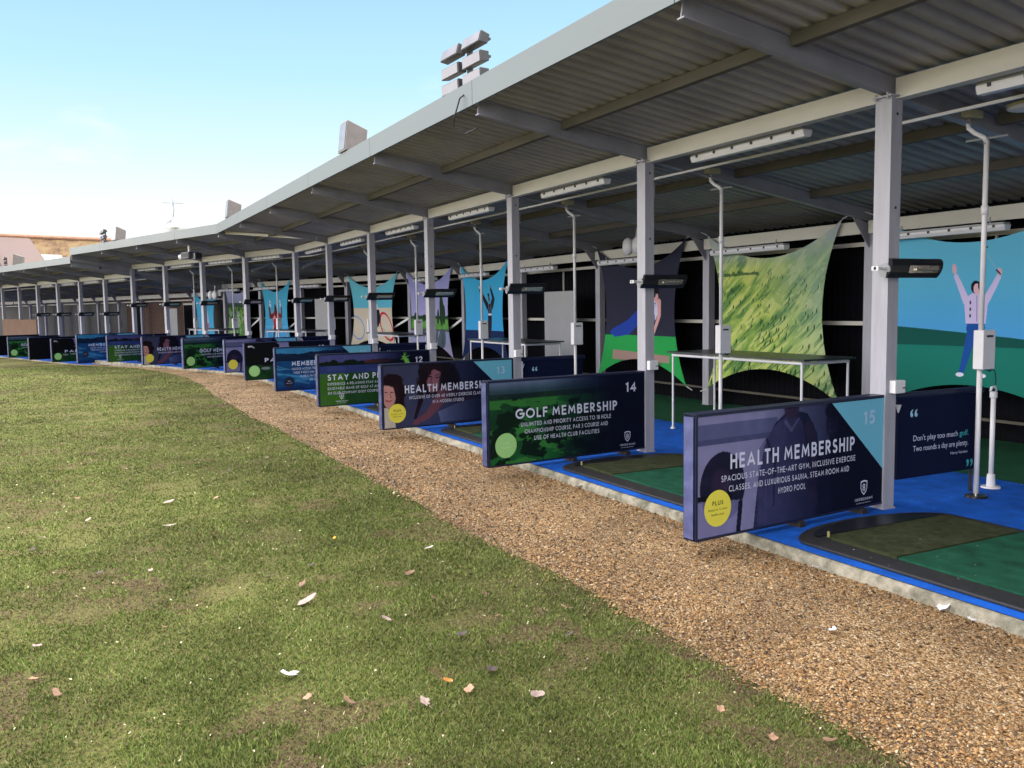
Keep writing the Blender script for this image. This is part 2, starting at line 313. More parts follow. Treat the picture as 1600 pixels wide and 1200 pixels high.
def gz(x, y):                                             # ground height, falling a little towards the far section
    return -.08 - .17 * np.clip((np.asarray(y, float) - 23.) / 7., 0, 1)

def shelter(fr, ks, dz, dzf, root, posts, wallfn, D=3.29):
    rl = root
    for k in ks:
        if k in posts:
            p, a = fr[k]
            pb = MB().box((-.055, -.07, 0), (.055, .07, H)); pb.box((-.062, -.082, 0), (.062, .082, .010)); pb.box((-.08, -.085, H - .014), (.08, .085, H - .002))
            if 'post' not in SH: SH['post'] = pb.build('post', M_post).data; bpy.data.objects.remove(bpy.data.objects['post'])
            for nm, q, zz, sc in (('post', fpt(fr, k, {15: -.035, 14: -.015}.get(k, 0)), dzf, (H + dz - dzf) / H), ('rear_post', fpt(fr, k, D), dzf, (rz(D) + dz - dzf) / H)):
                o = newobj(nm, SH['post'], rl, (q.x, q.y, zz)); o.rotation_euler = (0, 0, a); o.scale = (1, 1, sc)
            if k in (15, 14, 13, 12):
                q = fpt(fr, k, {15: -.035, 14: -.015}.get(k, 0))
                for zz in (2.20, 2.86): MB().tube([(q.x + .005, q.y - .0705, zz), (q.x + .005, q.y - .0725, zz)], .011, 10).build('bolt_hole', M_clip, rl)
                for dy in (-.05, .05): MB().tube([(q.x - .075, q.y + dy, H - .03), (q.x - .075, q.y + dy, H + .015)], .010, 6).build('bolt', M_grey, rl)
                MB().box((q.x + .056, q.y - .05, 2.62), (q.x + .085, q.y + .03, 2.76)).build('bracket', M_raft, rl)
            st = 1 / math.cos(a) if k == 9 else 1
            a0 = fpt(fr, k, -OV * st, rz(-OV) + dz); b0 = fpt(fr, k, D + .25, rz(D + .25) + dz)
            rb = MB().sweep(IB, [a0, b0]); rb.build('rafter', M_raft, rl)
            # haunch at the rear post and bolts and cleat at the front one
            u = fpt(fr, k, D - .06, rz(D) + dz - .02); v1 = fpt(fr, k, D - .34, rz(D - .34) + dz); v2 = fpt(fr, k, D - .06, rz(D) + dz - .30)
            t_ = Vector((-math.sin(a), math.cos(a), 0)) * .008
            MB().add([u - t_, v1 - t_, v2 - t_, u + t_, v1 + t_, v2 + t_], [(0, 1, 2), (5, 4, 3), (0, 3, 4, 1), (1, 4, 5, 2), (2, 5, 3, 0)]).build('haunch', M_raft, rl)
    kk = list(ks)
    for i in range(len(kk) - 1):
        k, j = kk[i], kk[i + 1]
        vis = k <= 16
        # corrugated sheet, ribs running down the slope
        nr = 19; vs = []; v0, v1 = -OV - .005, 3.75
        prof = []
        for r_ in range(nr):
            for (f, hgt) in ((0, 0), (.36, 0), (.42, .055), (.72, .055), (.78, 0)): prof.append(((r_ + f) / nr, hgt))
        prof.append((1, 0)); nseg = 2; P = np.zeros((nseg, len(prof), 3))
        for s in range(nseg):
            v = v0 + (v1 - v0) * s / (nseg - 1)
            pa, pb_ = fpt(fr, k, v / (math.cos(fr[k][1]) if k == 9 else 1)), fpt(fr, j, v / (math.cos(fr[j][1]) if j == 9 else 1))
            for q, (f, hgt) in enumerate(prof):
                c = pa.lerp(pb_, f); P[s, q] = (c.x, c.y, rz(v) + .153 + hgt + dz)
        grid_mesh('roof_sheet', P, len(prof), nseg, M_sheet, parent=rl, flip=False, smooth=False)
        # fascia
        a0 = fpt(fr, k, -OV - .035); b0 = fpt(fr, j, -OV - .035); FP = [(-.012, 0), (.012, 0), (.012, .215), (.16, .215), (.16, .222), (-.012, .222)]
        if i == 0 or True:
            n_in = Vector((math.cos(fr[j][1]), math.sin(fr[j][1]), 0))
            z0 = rz(-OV) + .088 + dz
            e = (b0 - a0).normalized() * .004
            MB().sweep([(x, z) for x, z in FP], [(a0.x + e.x, a0.y + e.y, z0), (b0.x - e.x, b0.y - e.y, z0)]).build('fascia', M_fascia, rl)
        if not vis: continue
        # purlins and beams between the rafters
        def bar(v, w_, h_, z0, m, nm, gap=.045):
            a0 = fpt(fr, k, v); b0 = fpt(fr, j, v); d = (b0 - a0).normalized() * gap
            a1 = a0 + d; b1 = b0 - d
            MB().sweep([(-w_/2, 0), (w_/2, 0), (w_/2, h_), (-w_/2, h_)], [(a1.x, a1.y, z0 + dz), (b1.x, b1.y, z0 + dz)]).build(nm, m, rl)
        for v in (-1.0, 1.15, 2.25): bar(v, .06, .085, rz(v) + .066, M_purl, 'purlin')
        bar(0, .05, .142, H - .02, M_cream, 'front_beam')
        bar(.46, .022, .022, rz(.46) - .03, M_wpole, 'conduit', 0)
        bar(0, .10, .008, H - .03, M_cream, 'beam_flange')
        bar(D - .12, .05, .15, rz(D) - .14, M_cream, 'rear_beam', .06)
        bar(D + .12, .04, .05, rz(D) - .27, M_cream, 'rear_rail', .0)
        if dz == 0: bar(D + .12, .04, .05, 1.235, M_cream, 'rear_rail', .0)
        bar(D + .12, .03, .03, .225 + (dzf - dz), M_purl, 'rear_rail', .0)
        wallfn(k, j, fr, dz, dzf, rl, D)
SH = {}
def clad(k, j, fr, dz, dzf, rl, D):
    a0 = fpt(fr, k, D + .32); b0 = fpt(fr, j, D + .32); L = (b0 - a0).length; n = 30; P = np.zeros((2, n * 4 + 1, 3)); nn = Vector(((b0 - a0).y, -(b0 - a0).x, 0)).normalized()
    for q in range(n * 4 + 1):
        c = a0.lerp(b0, q / (n * 4)) + nn * (.03 if q % 4 in (1, 2) else 0)
        P[0, q] = (c.x, c.y, dzf - .05); P[1, q] = (c.x, c.y, rz(D + .32) + .20 + dz)
    grid_mesh('rear_wall', P, n * 4 + 1, 2, M_black, parent=rl, smooth=False)
    m_ = (a0.lerp(b0, .5) - nn * -.0); mid = fpt(fr, k, D + .12).lerp(fpt(fr, j, D + .12), .5)
    MB().box((mid.x - .012, mid.y - .012, 1.29 + dzf), (mid.x + .012, mid.y + .012, rz(D) - .27 + dz)).build('rear_mullion', M_cream, rl)
def brickwall(k, j, fr, dz, dzf, rl, D):
    a0 = fpt(fr, k, D + .32); b0 = fpt(fr, j, D + .32); a1 = fpt(fr, k, D + .5); b1 = fpt(fr, j, D + .5); z0, z1 = dzf - .05, 1.95 + dzf; z2 = rz(D + .32) + .20 + dz
    mm = MB().add([(*a0.xy, z0), (*b0.xy, z0), (*b0.xy, z2), (*a0.xy, z2), (*a1.xy, z0), (*b1.xy, z0), (*b1.xy, z2), (*a1.xy, z2)], [(0,1,2,3), (5,4,7,6), (0,4,5,1), (3,2,6,7), (1,5,6,2), (0,3,7,4)])
    mm.build('rear_wall', M_brick if k in (4, 3, 2) else MATS['slate_cladding'], rl)
    if k in (4, 2):
        c = a0.lerp(b0, .45); d = (b0 - a0).normalized(); n_ = Vector((-d.y, d.x, 0)) * .05
        for (u0, u1, m, nm, off) in ((-.48, .48, M_cream, 'door_frame', 1), (-.42, .42, M_black, 'door', 1.4)):
            p0 = c + d * u0 + n_ * off; p1 = c + d * u1 + n_ * off; h_ = 2.05 if nm == 'door_frame' else 1.98
            MB().add([(*p0.xy, dzf), (*p1.xy, dzf), (*p1.xy, dzf + h_), (*p0.xy, dzf + h_)], [(3, 2, 1, 0)]).build(nm, m, rl)
mat('slate_cladding', (.014, .016, .022), .6, var=.2)
s1 = thing('driving_range_shelter', 'long open grey steel driving range shelter with corrugated roof and cream beams', 'shelter')
shelter(FR, range(20, 4, -1), 0, 0, s1, set(range(16, 4, -1)), clad)
s2 = thing('driving_range_shelter', 'lower far section of the grey steel shelter, at the left end with brick rear wall', 'shelter')
pp5 = fpt(FRC, 5, 0)
shelter(FRC, tuple(range(5, -8, -1)), ZR, ZF, s2, set(range(4, -5, -1)), brickwall)
# the lower section's first rafter beside post five, and braces at the bend
a0 = fpt(FRC, 5, -OV, rz(-OV) + ZR); b0 = fpt(FRC, 5, 3.5, rz(3.5) + ZR); off = tB * .09
MB().sweep(IB, [a0 + off, b0 + off]).build('rafter', M_raft, s2)
gc = [fpt(FR, 5, v, rz(v) + e_) + tB * .012 for v, e_ in ((-OV, .16), (3.7, .16), (3.7, ZR + .16), (-OV, ZR + .16))]
MB().add(gc + [q_ + tB * .01 for q_ in gc], [(0,1,2,3),(7,6,5,4),(0,4,5,1),(1,5,6,2),(2,6,7,3),(3,7,4,0)]).build('gap_light_block', M_raft, s1)  # panel added to keep sunlight out of the dark gap between the roofs
bd = MB(); pA = fpt(FR, 5, -OV, rz(-OV) + .12); pB = fpt(FR, 5, 0, rz(0) + .14)
MB().sweep([(-.03, 0), (.03, 0), (.03, .035), (-.03, .035)], [pA + tB * .06, pB + tB * .06]).build('gable_trim', M_cream, s1)
MB().tube([fpt(FR, 9, -OV + .12, rz(-OV) + .02), fpt(FR, 8, -.1, H - .02)], .016).build('brace', M_raft, s1)
MB().sweep([(-.03, 0), (.03, 0), (.03, .06), (-.03, .06)], [fpt(FR, 9, -OV + .16, rz(-OV) + .07) - Vector((0, .09, 0)), fpt(FR, 10, -.25, rz(-.2) + .04)]).build('valley_beam', M_cream, s1)
# diagonal wind braces on the rear wall around the bend
for k in (10, 9, 7, 6):
    j = k - 1
    MB().sweep([(-.03, -.006), (.03, -.006), (.03, .006), (-.03, .006)], [fpt(FR, k, 3.22, 1.25), fpt(FR, k, 3.22, 1.25).lerp(fpt(FR, j, 3.22, 0.1), .42)], up=(1, 0, 0)).build('wind_brace', M_wpole, s1)
for k in (9, 8):
    MB().sweep([(-.03, -.03), (.03, -.03), (.03, .03), (-.03, .03)], [fpt(FR, k, .2, rz(.2) - .35), fpt(FR, k, .9, rz(.9) + .02)]).build('knee_brace', M_raft, s1)

# ------------------------------------------------------------------ ground
def strip(name, fr, ks, v0, v1, z, m, thick=0, kind=True):
    vs = []; n = len(ks)
    for k in ks:
        c = math.cos(fr[k][1]) if k == 9 else 1
        for v in (v0, v1): q = fpt(fr, k, v / c); vs.append((q.x, q.y, z))
    fs = [(2*i, 2*i+1, 2*i+3, 2*i+2) for i in range(n - 1)]
    b = MB()
    if thick:
        vs2 = vs + [(x, y, zz - thick) for x, y, zz in vs]; N2 = len(vs)
        fs = [f for f in fs] + [(2*i, 2*i+2, N2+2*i+2, N2+2*i) for i in range(n-1)] + [(0, N2, N2+1, 1), (2*n-2, 2*n-1, N2+2*n-1, N2+2*n-2)]
        b.add(vs2, fs)
    else: b.add(vs, fs)
    o = b.build(name, m)
    if kind: o['kind'] = 'structure'
    return o
KA = list(range(20, 4, -1)); KC = list(range(5, -8, -1))
strip('floor', FR, KA, -1.39, 3.9, -.006, M_conc, thick=.12); strip('floor', FRC, KC, -1.39, 3.9, ZF - .006, M_conc, thick=.12)
strip('carpet', FR, KA, -1.386, 3.6, 0, M_blue); strip('carpet', FRC, KC, -1.386, 3.6, ZF, M_blue)
strip('green_carpet', FR, KA, 1.62, 3.6, .004, M_green)
# rough kerb
def kerb(fr, ks, zt):
    pts = []
    for i in range(len(ks) - 1):
        a0 = fpt(fr, ks[i], -1.39); b0 = fpt(fr, ks[i + 1], -1.39); n = 40
        for q in range(n if i < len(ks) - 2 else n + 1): pts.append(a0.lerp(b0, q / n))
    n = len(pts); pr = [(.0, -.004), (-.008, -.005), (-.022, -.014), (-.028, -.05), (-.04, -.13)]
    P = np.zeros((len(pr), n, 3))
    for i, p in enumerate(pts):
        d = (pts[min(i+1, n-1)] - pts[max(i-1, 0)]).normalized(); nn = Vector((d.y, -d.x, 0)); j1 = .018 * (vnoise(np.array([i * .13]), np.array([1.]), 1., 3)[0] - .5) * 2; 
        for r_, (o, z) in enumerate(pr):
            jit = 0 if r_ < 1 else j1 * .9 + random.uniform(-.006, .006); q = p + nn * (o + jit); P[r_, i] = (q.x, q.y, zt + z + (0 if r_ == 0 else random.uniform(-.005, .003)))
    o = grid_mesh('kerb', P, n, len(pr), M_conc, smooth=False); o['kind'] = 'structure'
kerb(FR, KA, 0); kerb(FRC, KC, ZF)
def ground_mat(name, ramp, sc, bump, bsc, detail=8, patch=None):
    m = bpy.data.materials.new(name); m.use_nodes = True; t = m.node_tree; b = t.nodes['Principled BSDF']; co = N(t, 'ShaderNodeTexCoord')
    n = N(t, 'ShaderNodeTexNoise'); n.inputs['Scale'].default_value = sc; n.inputs['Detail'].default_value = detail; n.inputs['Roughness'].default_value = .7; t.links.new(co.outputs['Object'], n.inputs[0])
    n1 = N(t, 'ShaderNodeTexNoise'); n1.inputs['Scale'].default_value = .55; n1.inputs['Detail'].default_value = 5; t.links.new(co.outputs['Object'], n1.inputs[0])
    ad = N(t, 'ShaderNodeMath', operation='MULTIPLY_ADD'); t.links.new(n1.outputs[0], ad.inputs[0]); ad.inputs[1].default_value = .6; 
    sb = N(t, 'ShaderNodeMath', operation='SUBTRACT'); t.links.new(n.outputs[0], sb.inputs[0]); sb.inputs[1].default_value = .28; t.links.new(sb.outputs[0], ad.inputs[2])
    r = N(t, 'ShaderNodeValToRGB'); t.links.new(ad.outputs[0], r.inputs[0])
    while len(r.color_ramp.elements) < len(ramp): r.color_ramp.elements.new(.5)
    for e, (p, c) in zip(r.color_ramp.elements, ramp): e.position = p; e.color = (*c, 1)
    t.links.new(r.outputs[0], b.inputs['Base Color']); b.inputs['Roughness'].default_value = .95; b.inputs['Specular IOR Level'].default_value = .2
    n2 = N(t, 'ShaderNodeTexNoise'); n2.inputs['Scale'].default_value = bsc; n2.inputs['Detail'].default_value = 6; t.links.new(co.outputs['Object'], n2.inputs[0])
    bp = N(t, 'ShaderNodeBump'); bp.inputs['Strength'].default_value = bump; bp.inputs['Distance'].default_value = .03; t.links.new(n2.outputs[0], bp.inputs['Height']); t.links.new(bp.outputs[0], b.inputs['Normal'])
    return m
M_lawn = ground_mat('lawn_soil', [(.34, (.10, .065, .04)), (.45, (.12, .10, .045)), (.55, (.16, .165, .05)), (.68, (.21, .21, .07)), (.8, (.30, .26, .13))], 38, 1, 90)
ys = np.array([-30, -8, -4, 0, 6, 12, 18, 21, 23, 24, 25, 26, 27, 28, 29, 30, 32, 38, 60, 120, 300.]); xs = np.array([-200, -60, -30, -15, -10, -6, -3, 0, 10, 40, 200.])
X, Y = np.meshgrid(xs, ys); o = grid_mesh('lawn', np.stack([X, Y, gz(X, Y)], 2), len(xs), len(ys), M_lawn); o['kind'] = 'structure'
# gravel path outline: along the kerb, thinning to nothing at the far end
gpin, gpout = [], []
def edge_jit(i): return .05 * (vnoise(np.array([i * .7]), np.array([.3]), 1., 9)[0] - .5) * 2
PATH = [(-16, -2.88), (-8, -2.88), (-4, -2.90), (0, -2.87), (4, -2.88), (8, -2.90), (12, -2.85), (15, -2.80), (18, -2.72), (20.5, -2.98), (22.5, -3.4), (24.5, -3.95), (26.2, -4.42), (27.6, -4.85), (30.5, -5.6), (34, -6.6), (40, -8.4)]
py = np.array([p[0] for p in PATH]); px = np.array([p[1] for p in PATH])
def gedge(y): y = np.asarray(y, float); return np.interp(y, py, px) + .09 * (vnoise(y, y * 0 + .3, .9, 9, 6) - .5) * 1.9
def inner(y):
    y = np.asarray(y, float); a = np.where(y < 17.8, -1.34, -1.34 - (y - 17.8) * math.tan(R(17.5))); return a
Yg = np.concatenate([np.arange(-16, 22, .05), np.arange(22, 40, .1)]); nG = 9
P = np.zeros((nG, len(Yg), 3)); e0 = gedge(Yg); e1 = inner(Yg) + .3
for r_ in range(nG):
    f = r_ / (nG - 1); P[r_, :, 0] = e0 * (1 - f) + e1 * f; P[r_, :, 1] = Yg; P[r_, :, 2] = gz(0, Yg) + .004 + .006 * math.sin(f * 3.1)
def gravel_mat():
    m = bpy.data.materials.new('gravel'); m.use_nodes = True; t = m.node_tree; b = t.nodes['Principled BSDF']; co = N(t, 'ShaderNodeTexCoord')
    v = N(t, 'ShaderNodeTexVoronoi'); v.inputs['Scale'].default_value = 95; t.links.new(co.outputs['Object'], v.inputs[0])
    s = N(t, 'ShaderNodeSeparateColor'); t.links.new(v.outputs['Color'], s.inputs[0]); r = N(t, 'ShaderNodeValToRGB'); t.links.new(s.outputs[0], r.inputs[0])
    RP = [(.0, (.10, .06, .03)), (.3, (.24, .14, .06)), (.55, (.36, .22, .10)), (.8, (.46, .31, .16)), (1., (.60, .48, .33))]
    while len(r.color_ramp.elements) < 5: r.color_ramp.elements.new(.5)
    for e, (p, c) in zip(r.color_ramp.elements, RP): e.position = p; e.color = (*c, 1)
    n = N(t, 'ShaderNodeTexNoise'); n.inputs['Scale'].default_value = 1.3; n.inputs['Detail'].default_value = 5; t.links.new(co.outputs['Object'], n.inputs[0])
    mr = N(t, 'ShaderNodeMapRange'); mr.inputs['From Min'].default_value = .35; mr.inputs['From Max'].default_value = .65; mr.inputs['To Min'].default_value = .6; mr.inputs['To Max'].default_value = 1.1; t.links.new(n.outputs[0], mr.inputs[0])
    mm = N(t, 'ShaderNodeMix', data_type='RGBA', blend_type='MULTIPLY'); mm.inputs[0].default_value = 1; t.links.new(r.outputs[0], mm.inputs[6]); t.links.new(mr.outputs[0], mm.inputs[7]); t.links.new(mm.outputs[2], b.inputs['Base Color'])
    bp = N(t, 'ShaderNodeBump'); bp.inputs['Strength'].default_value = 1; bp.inputs['Distance'].default_value = .012; bp.invert = True; t.links.new(v.outputs['Distance'], bp.inputs['Height']); t.links.new(bp.outputs[0], b.inputs['Normal'])
    b.inputs['Roughness'].default_value = .75; return m
o = grid_mesh('gravel_path', P, len(Yg), nG, gravel_mat(), flip=True); o['kind'] = 'structure'

# loose pebbles on the path (density thins with distance from the viewer's side)
def polar(n, r0, r1, a0, a1):
    r = r0 * (r1 / r0) ** RNG.random(n); a = a0 + (a1 - a0) * RNG.random(n); return CAM.x + r * np.sin(a), CAM.y + r * np.cos(a), r
x, y, r = polar(760000, 2.4, 26, R(-8), R(80)); k = (x > gedge(y) + RNG.normal(0, .035, len(x)) - np.where(RNG.random(len(x)) < .03, RNG.exponential(.12, len(x)), 0)) & (x < inner(y) - .06); x, y, r = x[k], y[k], r[k]
n = len(x); sz = np.clip(.0036 + .00066 * r, 0, .010) * RNG.uniform(.5, 1.0, n) * np.where(RNG.random(n) < .14, 1.9, 1.1)
base = np.array([(1, 0, 0), (0, 1, 0), (-1, 0, 0), (0, -1, 0), (0, 0, .62), (0, 0, -.62)], float); fac = np.array([(0,1,4),(1,2,4),(2,3,4),(3,0,4),(1,0,5),(2,1,5),(3,2,5),(0,3,5)])[:4]
V = base[None] * RNG.uniform(.6, 1.3, (n, 6, 3)); th = RNG.random(n) * 6.28; ti = RNG.normal(0, .45, n)
c, s_ = np.cos(th)[:, None], np.sin(th)[:, None]; zz = V[..., 2] * np.cos(ti)[:, None] + V[..., 0] * np.sin(ti)[:, None]; xx = V[..., 0] * np.cos(ti)[:, None] - V[..., 2] * np.sin(ti)[:, None]
V = np.stack([xx * c - V[..., 1] * s_, xx * s_ + V[..., 1] * c, zz], 2) * sz[:, None, None]
V += np.stack([x, y, gz(x, y) + .006 + sz * .35], 1)[:, None]
pal = np.array([(.12, .065, .03), (.36, .19, .075), (.58, .34, .14), (.74, .48, .23), (.86, .66, .42), (.34, .26, .19), (.92, .84, .70), (.07, .05, .035)]); ci = RNG.choice(8, n, p=[.15, .20, .20, .16, .09, .07, .04, .09])
pc = pal[ci] * RNG.uniform(.75, 1.15, (n, 1)); pc = pc ** .85 * np.array([.51, .44, .35]); pc *= (.74 + .42 * np.clip((vnoise(x, y, 1.5, 5) - .3) * 2.2, 0, 1))[:, None]
o = tri_mesh('gravel', V.reshape(-1, 3), (np.arange(n) * 6)[:, None, None] + fac[None], vcmat('pebble', .55, .5), np.repeat(pc, 6, 0)) if False else tri_mesh('gravel', V.reshape(-1, 3), ((np.arange(n) * 6)[:, None, None] + fac[None]).reshape(-1, 3), vcmat('pebble', .55, .5), np.repeat(pc, 6, 0))
o['kind'] = 'stuff'; o['label'] = 'loose golden brown gravel covering the path'; o['category'] = 'gravel'

# grass blades
x, y, r = polar(1500000, 1.9, 34, R(-16), R(62)); dens = vnoise(x, y, 2.2, 21, 4); k = (x < gedge(y) + .03 + RNG.normal(0, .03, len(x))) & (RNG.random(len(x)) < np.clip((dens - .18) * 6, .5, 1)); x, y, r, dens = x[k], y[k], r[k], dens[k]
n = len(x); L = RNG.uniform(.005, .018, n) * (.6 + dens * .8) * np.where(RNG.random(n) < .03, 1.9, 1); wd = (.0012 + .00058 * r) * RNG.uniform(.6, 1.3, n); th = RNG.random(n) * 6.28; ln_ = RNG.uniform(.2, 1.3, n); ph = RNG.random(n) * 6.28
z0 = gz(x, y)
A = np.stack([x - np.cos(th) * wd, y - np.sin(th) * wd, z0 - .002], 1); B = np.stack([x + np.cos(th) * wd, y + np.sin(th) * wd, z0 - .002], 1); C = np.stack([x + np.cos(ph) * L * ln_, y + np.sin(ph) * L * ln_, z0 + L], 1)
gp = np.array([(.145, .185, .040), (.19, .225, .052), (.25, .265, .068), (.33, .295, .11), (.44, .35, .20), (.10, .135, .034)])
big = vnoise(x, y, .55, 33, 3); yel = np.clip((big - .42) * 4 + RNG.normal(0, .45, n), 0, 1); i0 = RNG.choice(6, n, p=[.26, .32, .2, .06, .03, .13]); i1 = RNG.choice(6, n, p=[.1, .2, .28, .27, .10, .05]); pick = RNG.random(n) < yel
gc = np.where(pick[:, None], gp[i1], gp[i0]) * RNG.uniform(.55, 1.2, (n, 1)) * np.array([.68, .80, .74])
pat = vnoise(x, y, 1.7, 61, 5) * .6 + vnoise(x, y, 6.5, 62, 3) * .4; worn = np.clip((.425 - pat) * 14, 0, .85); bare = RNG.random(n) < worn
gc = np.where(bare[:, None], np.array([.17, .115, .075]) * RNG.uniform(.5, 1.3, (n, 1)), gc); gc *= (.82 + .42 * np.clip((vnoise(x, y, 3.4, 71, 3) - .3) * 2.5, 0, 1))[:, None]; L = np.where(bare, L * .5, L)
C[:, 2] = np.where(bare, z0 + L, C[:, 2])
o = tri_mesh('grass', np.stack([A, B, C], 1).reshape(-1, 3), np.arange(n * 3).reshape(-1, 3), vcmat('grass_blade', .75, .25), np.repeat(gc, 3, 0)); o['kind'] = 'stuff'; o['label'] = 'short worn green and yellow grass of the range'; o['category'] = 'grass'
# tiny pale husks and crumbs in the grass and on the carpet edge
x, y, r = polar(2600, 2.2, 22, R(-14), R(60)); k = x < gedge(y) - .1; x, y, r = x[k], y[k], r[k]; n = len(x); sz = np.clip(.0022 + .0007 * r, 0, .009) * RNG.uniform(.5, 1.5, n); a = RNG.random(n) * 6.28
P3 = np.stack([np.stack([x + sz * np.cos(a + d), y + sz * np.sin(a + d) * .7, gz(x, y) + .022 + .004 * np.cos(a * 3 + d)], 1) for d in (0, 1.9, 4.1)], 1)
cc = np.where(RNG.random((n, 1)) < .6, np.array([[.62, .58, .40]]), np.array([[.10, .075, .05]])) * RNG.uniform(.7, 1.2, (n, 1))
o = tri_mesh('fallen_husks', P3.reshape(-1, 3), np.arange(n * 3).reshape(-1, 3), vcmat('husk', .8, .2), np.repeat(cc, 3, 0)); o['kind'] = 'stuff'; o['label'] = 'tiny pale husks and crumbs scattered in the grass'; o['category'] = 'debris'

n = 420; x = RNG.uniform(-1.34, 1.6, n); y = RNG.uniform(-3, 9, n); sz = RNG.uniform(.003, .007, n); a = RNG.random(n) * 6.28
P3 = np.stack([np.stack([x + sz * np.cos(a + d), y + sz * np.sin(a + d), .044 + .001 * np.cos(d) + 0 * x], 1) for d in (0, 1.9, 4.1)], 1)
o = tri_mesh('carpet_crumbs', P3.reshape(-1, 3), np.arange(n * 3).reshape(-1, 3), vcmat('husk', .8, .2), np.repeat(np.array([[.55, .52, .42]]) * RNG.uniform(.3, 1.2, (n, 1)), 3, 0)); o['kind'] = 'stuff'; o['label'] = 'tiny pale crumbs trodden onto the mats and carpet'; o['category'] = 'debris'
# ------------------------------------------------------------------ leaves and scraps lying about
def scrap(name, label, cat, x, y, size, c, kind='leaf', rot=0, group=None, z=None, cup=.13):
    size *= 1.05; n = 20; vs = [(0, 0, .25 * size * cup)]; 
    for i in range(n):
        a = 2 * math.pi * i / n
        if kind == 'leaf': rr = (.62 + .26 * math.cos(a) + .13 * math.cos(5 * a) + random.uniform(-.05, .05))
        elif kind == 'oval': rr = .72 + .20 * math.cos(2 * a) + .08 * math.cos(3 * a + 1) + random.uniform(-.10, .08)
        else: rr = .7 + random.uniform(-.32, .28)
        X_, Y_ = rr * math.cos(a) * size, rr * math.sin(a) * size * .86
        vs.append((X_, Y_, (X_ * X_ * 1.1 + Y_ * Y_ * 2.0) / size * cup * 1.6 + random.uniform(0, .12) * size * cup))
    b = MB(); b.add(vs, [(0, 1 + i, 1 + (i + 1) % n) for i in range(n)])
    if kind == 'leaf': b.add([(-.5*size, -.02*size, .02*size), (-.5*size, .02*size, .02*size), (-1.05*size, 0, .10*size)], [(0, 1, 2)])
    key = 'litter_%02x%02x%02x' % tuple(int(q * 255) for q in c)
    o = b.build(name, mat(key, c, .7, var=.3, scale=60), loc=(x, y, (gz(x, y) if z is None else z) + (.014 if z else .026)))
    sm = o.modifiers.new('solid', 'SOLIDIFY'); sm.thickness = .0015
    o.rotation_euler = (random.uniform(-.45, .45), random.uniform(-.45, .45), rot); return tag(o, label, cat, group)
pinkl, tan_, brn, dk, org, wht = (.36, .27, .245), (.34, .20, .13), (.20, .115, .075), (.075, .055, .055), (.70, .24, .05), (.60, .61, .68)
LIT = [('paper_scrap', 'torn white paper scrap lying on the grass, left of the brown leaf', 'paper', -4.61, -.76, .045, wht, 'paper', 0),
 ('leaf', 'bright orange curled leaf fragment on the grass in the foreground', 'leaf', -4.03, -1.15, .026, org, 'oval', .3),
 ('leaf', 'tan pointed leaf on the grass just right of the orange leaf', 'leaf', -3.99, -1.29, .034, tan_, 'leaf', 1.),
 ('leaf', 'pale pinkish curled leaf on the grass nearest the gravel in the foreground', 'leaf', -3.76, -1.46, .036, pinkl, 'oval', .1),
 ('leaf', 'pale curled leaf beside a straw wisp below the orange leaf', 'leaf', -4.19, -1.31, .034, pinkl, 'leaf', 2.),
 ('leaf', 'reddish brown leaf standing on edge right of the white paper scrap', 'leaf', -4.59, -1.02, .028, tan_, 'leaf', 2.6),
 ('leaf', 'pale pink cupped leaf, uppermost of the three leaves in the middle of the grass', 'leaf', -4.38, .73, .042, pinkl, 'oval', 0),
 ('leaf', 'brown curled leaf, middle one of the three leaves in the middle of the grass', 'leaf', -4.26, .47, .038, brn, 'leaf', .5),
 ('leaf', 'large pale folded leaf, lowest of the three leaves in the middle of the grass', 'leaf', -4.30, .18, .058, pinkl, 'oval', .2),
 ('leaf', 'whitish oval leaf on the left half of the grass, larger of two near each other', 'leaf', -4.78, 2.39, .048, (.48, .41, .38), 'oval', 0),
 ('leaf', 'thin pale leaf lying beyond the whitish oval leaf on the left grass', 'leaf', -4.69, 3.27, .045, pinkl, 'oval', .1),
 ('leaf', 'grey pink leaf at the left edge of the grass in the foreground', 'leaf', -5.61, .17, .036, (.34, .24, .22), 'leaf', 1.),
 ('leaf', 'silvery curled leaf on the dark grass beside the gravel path', 'leaf', -3.32, .84, .036, (.55, .47, .45), 'oval', .4),
 ('leaf', 'dark leaf with a white underside on the grass near the front gravel edge', 'leaf', -3.82, -1.14, .040, dk, 'leaf', .4),
 ('orange_tee', 'small orange plastic tee lying in the grass below the gravel bend', 'tee', -3.80, 1.41, .02, (.85, .35, .03), 'oval', 1.3),
 ('paper_scrap', 'largest white paper scrap on the gravel against the kerb in front of the nearest mat', 'paper', -1.43, -1.58, .05, wht, 'paper', .3),
 ('paper_scrap', 'small white paper scrap right of the largest scrap by the kerb', 'paper', -1.46, -1.76, .026, wht, 'paper', 1.),
 ('paper_scrap', 'small white paper scrap in the middle of the gravel path', 'paper', -2.16, -1.53, .03, wht, 'paper', 2.),
 ('paper_scrap', 'white paper scrap by the kerb in front of the number 14 mat', 'paper', -1.45, 2.02, .05, wht, 'paper', .4),
 ('paper_scrap', 'tiny white scrap by the kerb near the number 15 board', 'paper', -1.46, -.74, .028, wht, 'paper', 2.4)]
for t in LIT: scrap(*t[:8], rot=t[8], z=(-.066 if t[3] > -2.8 else None))
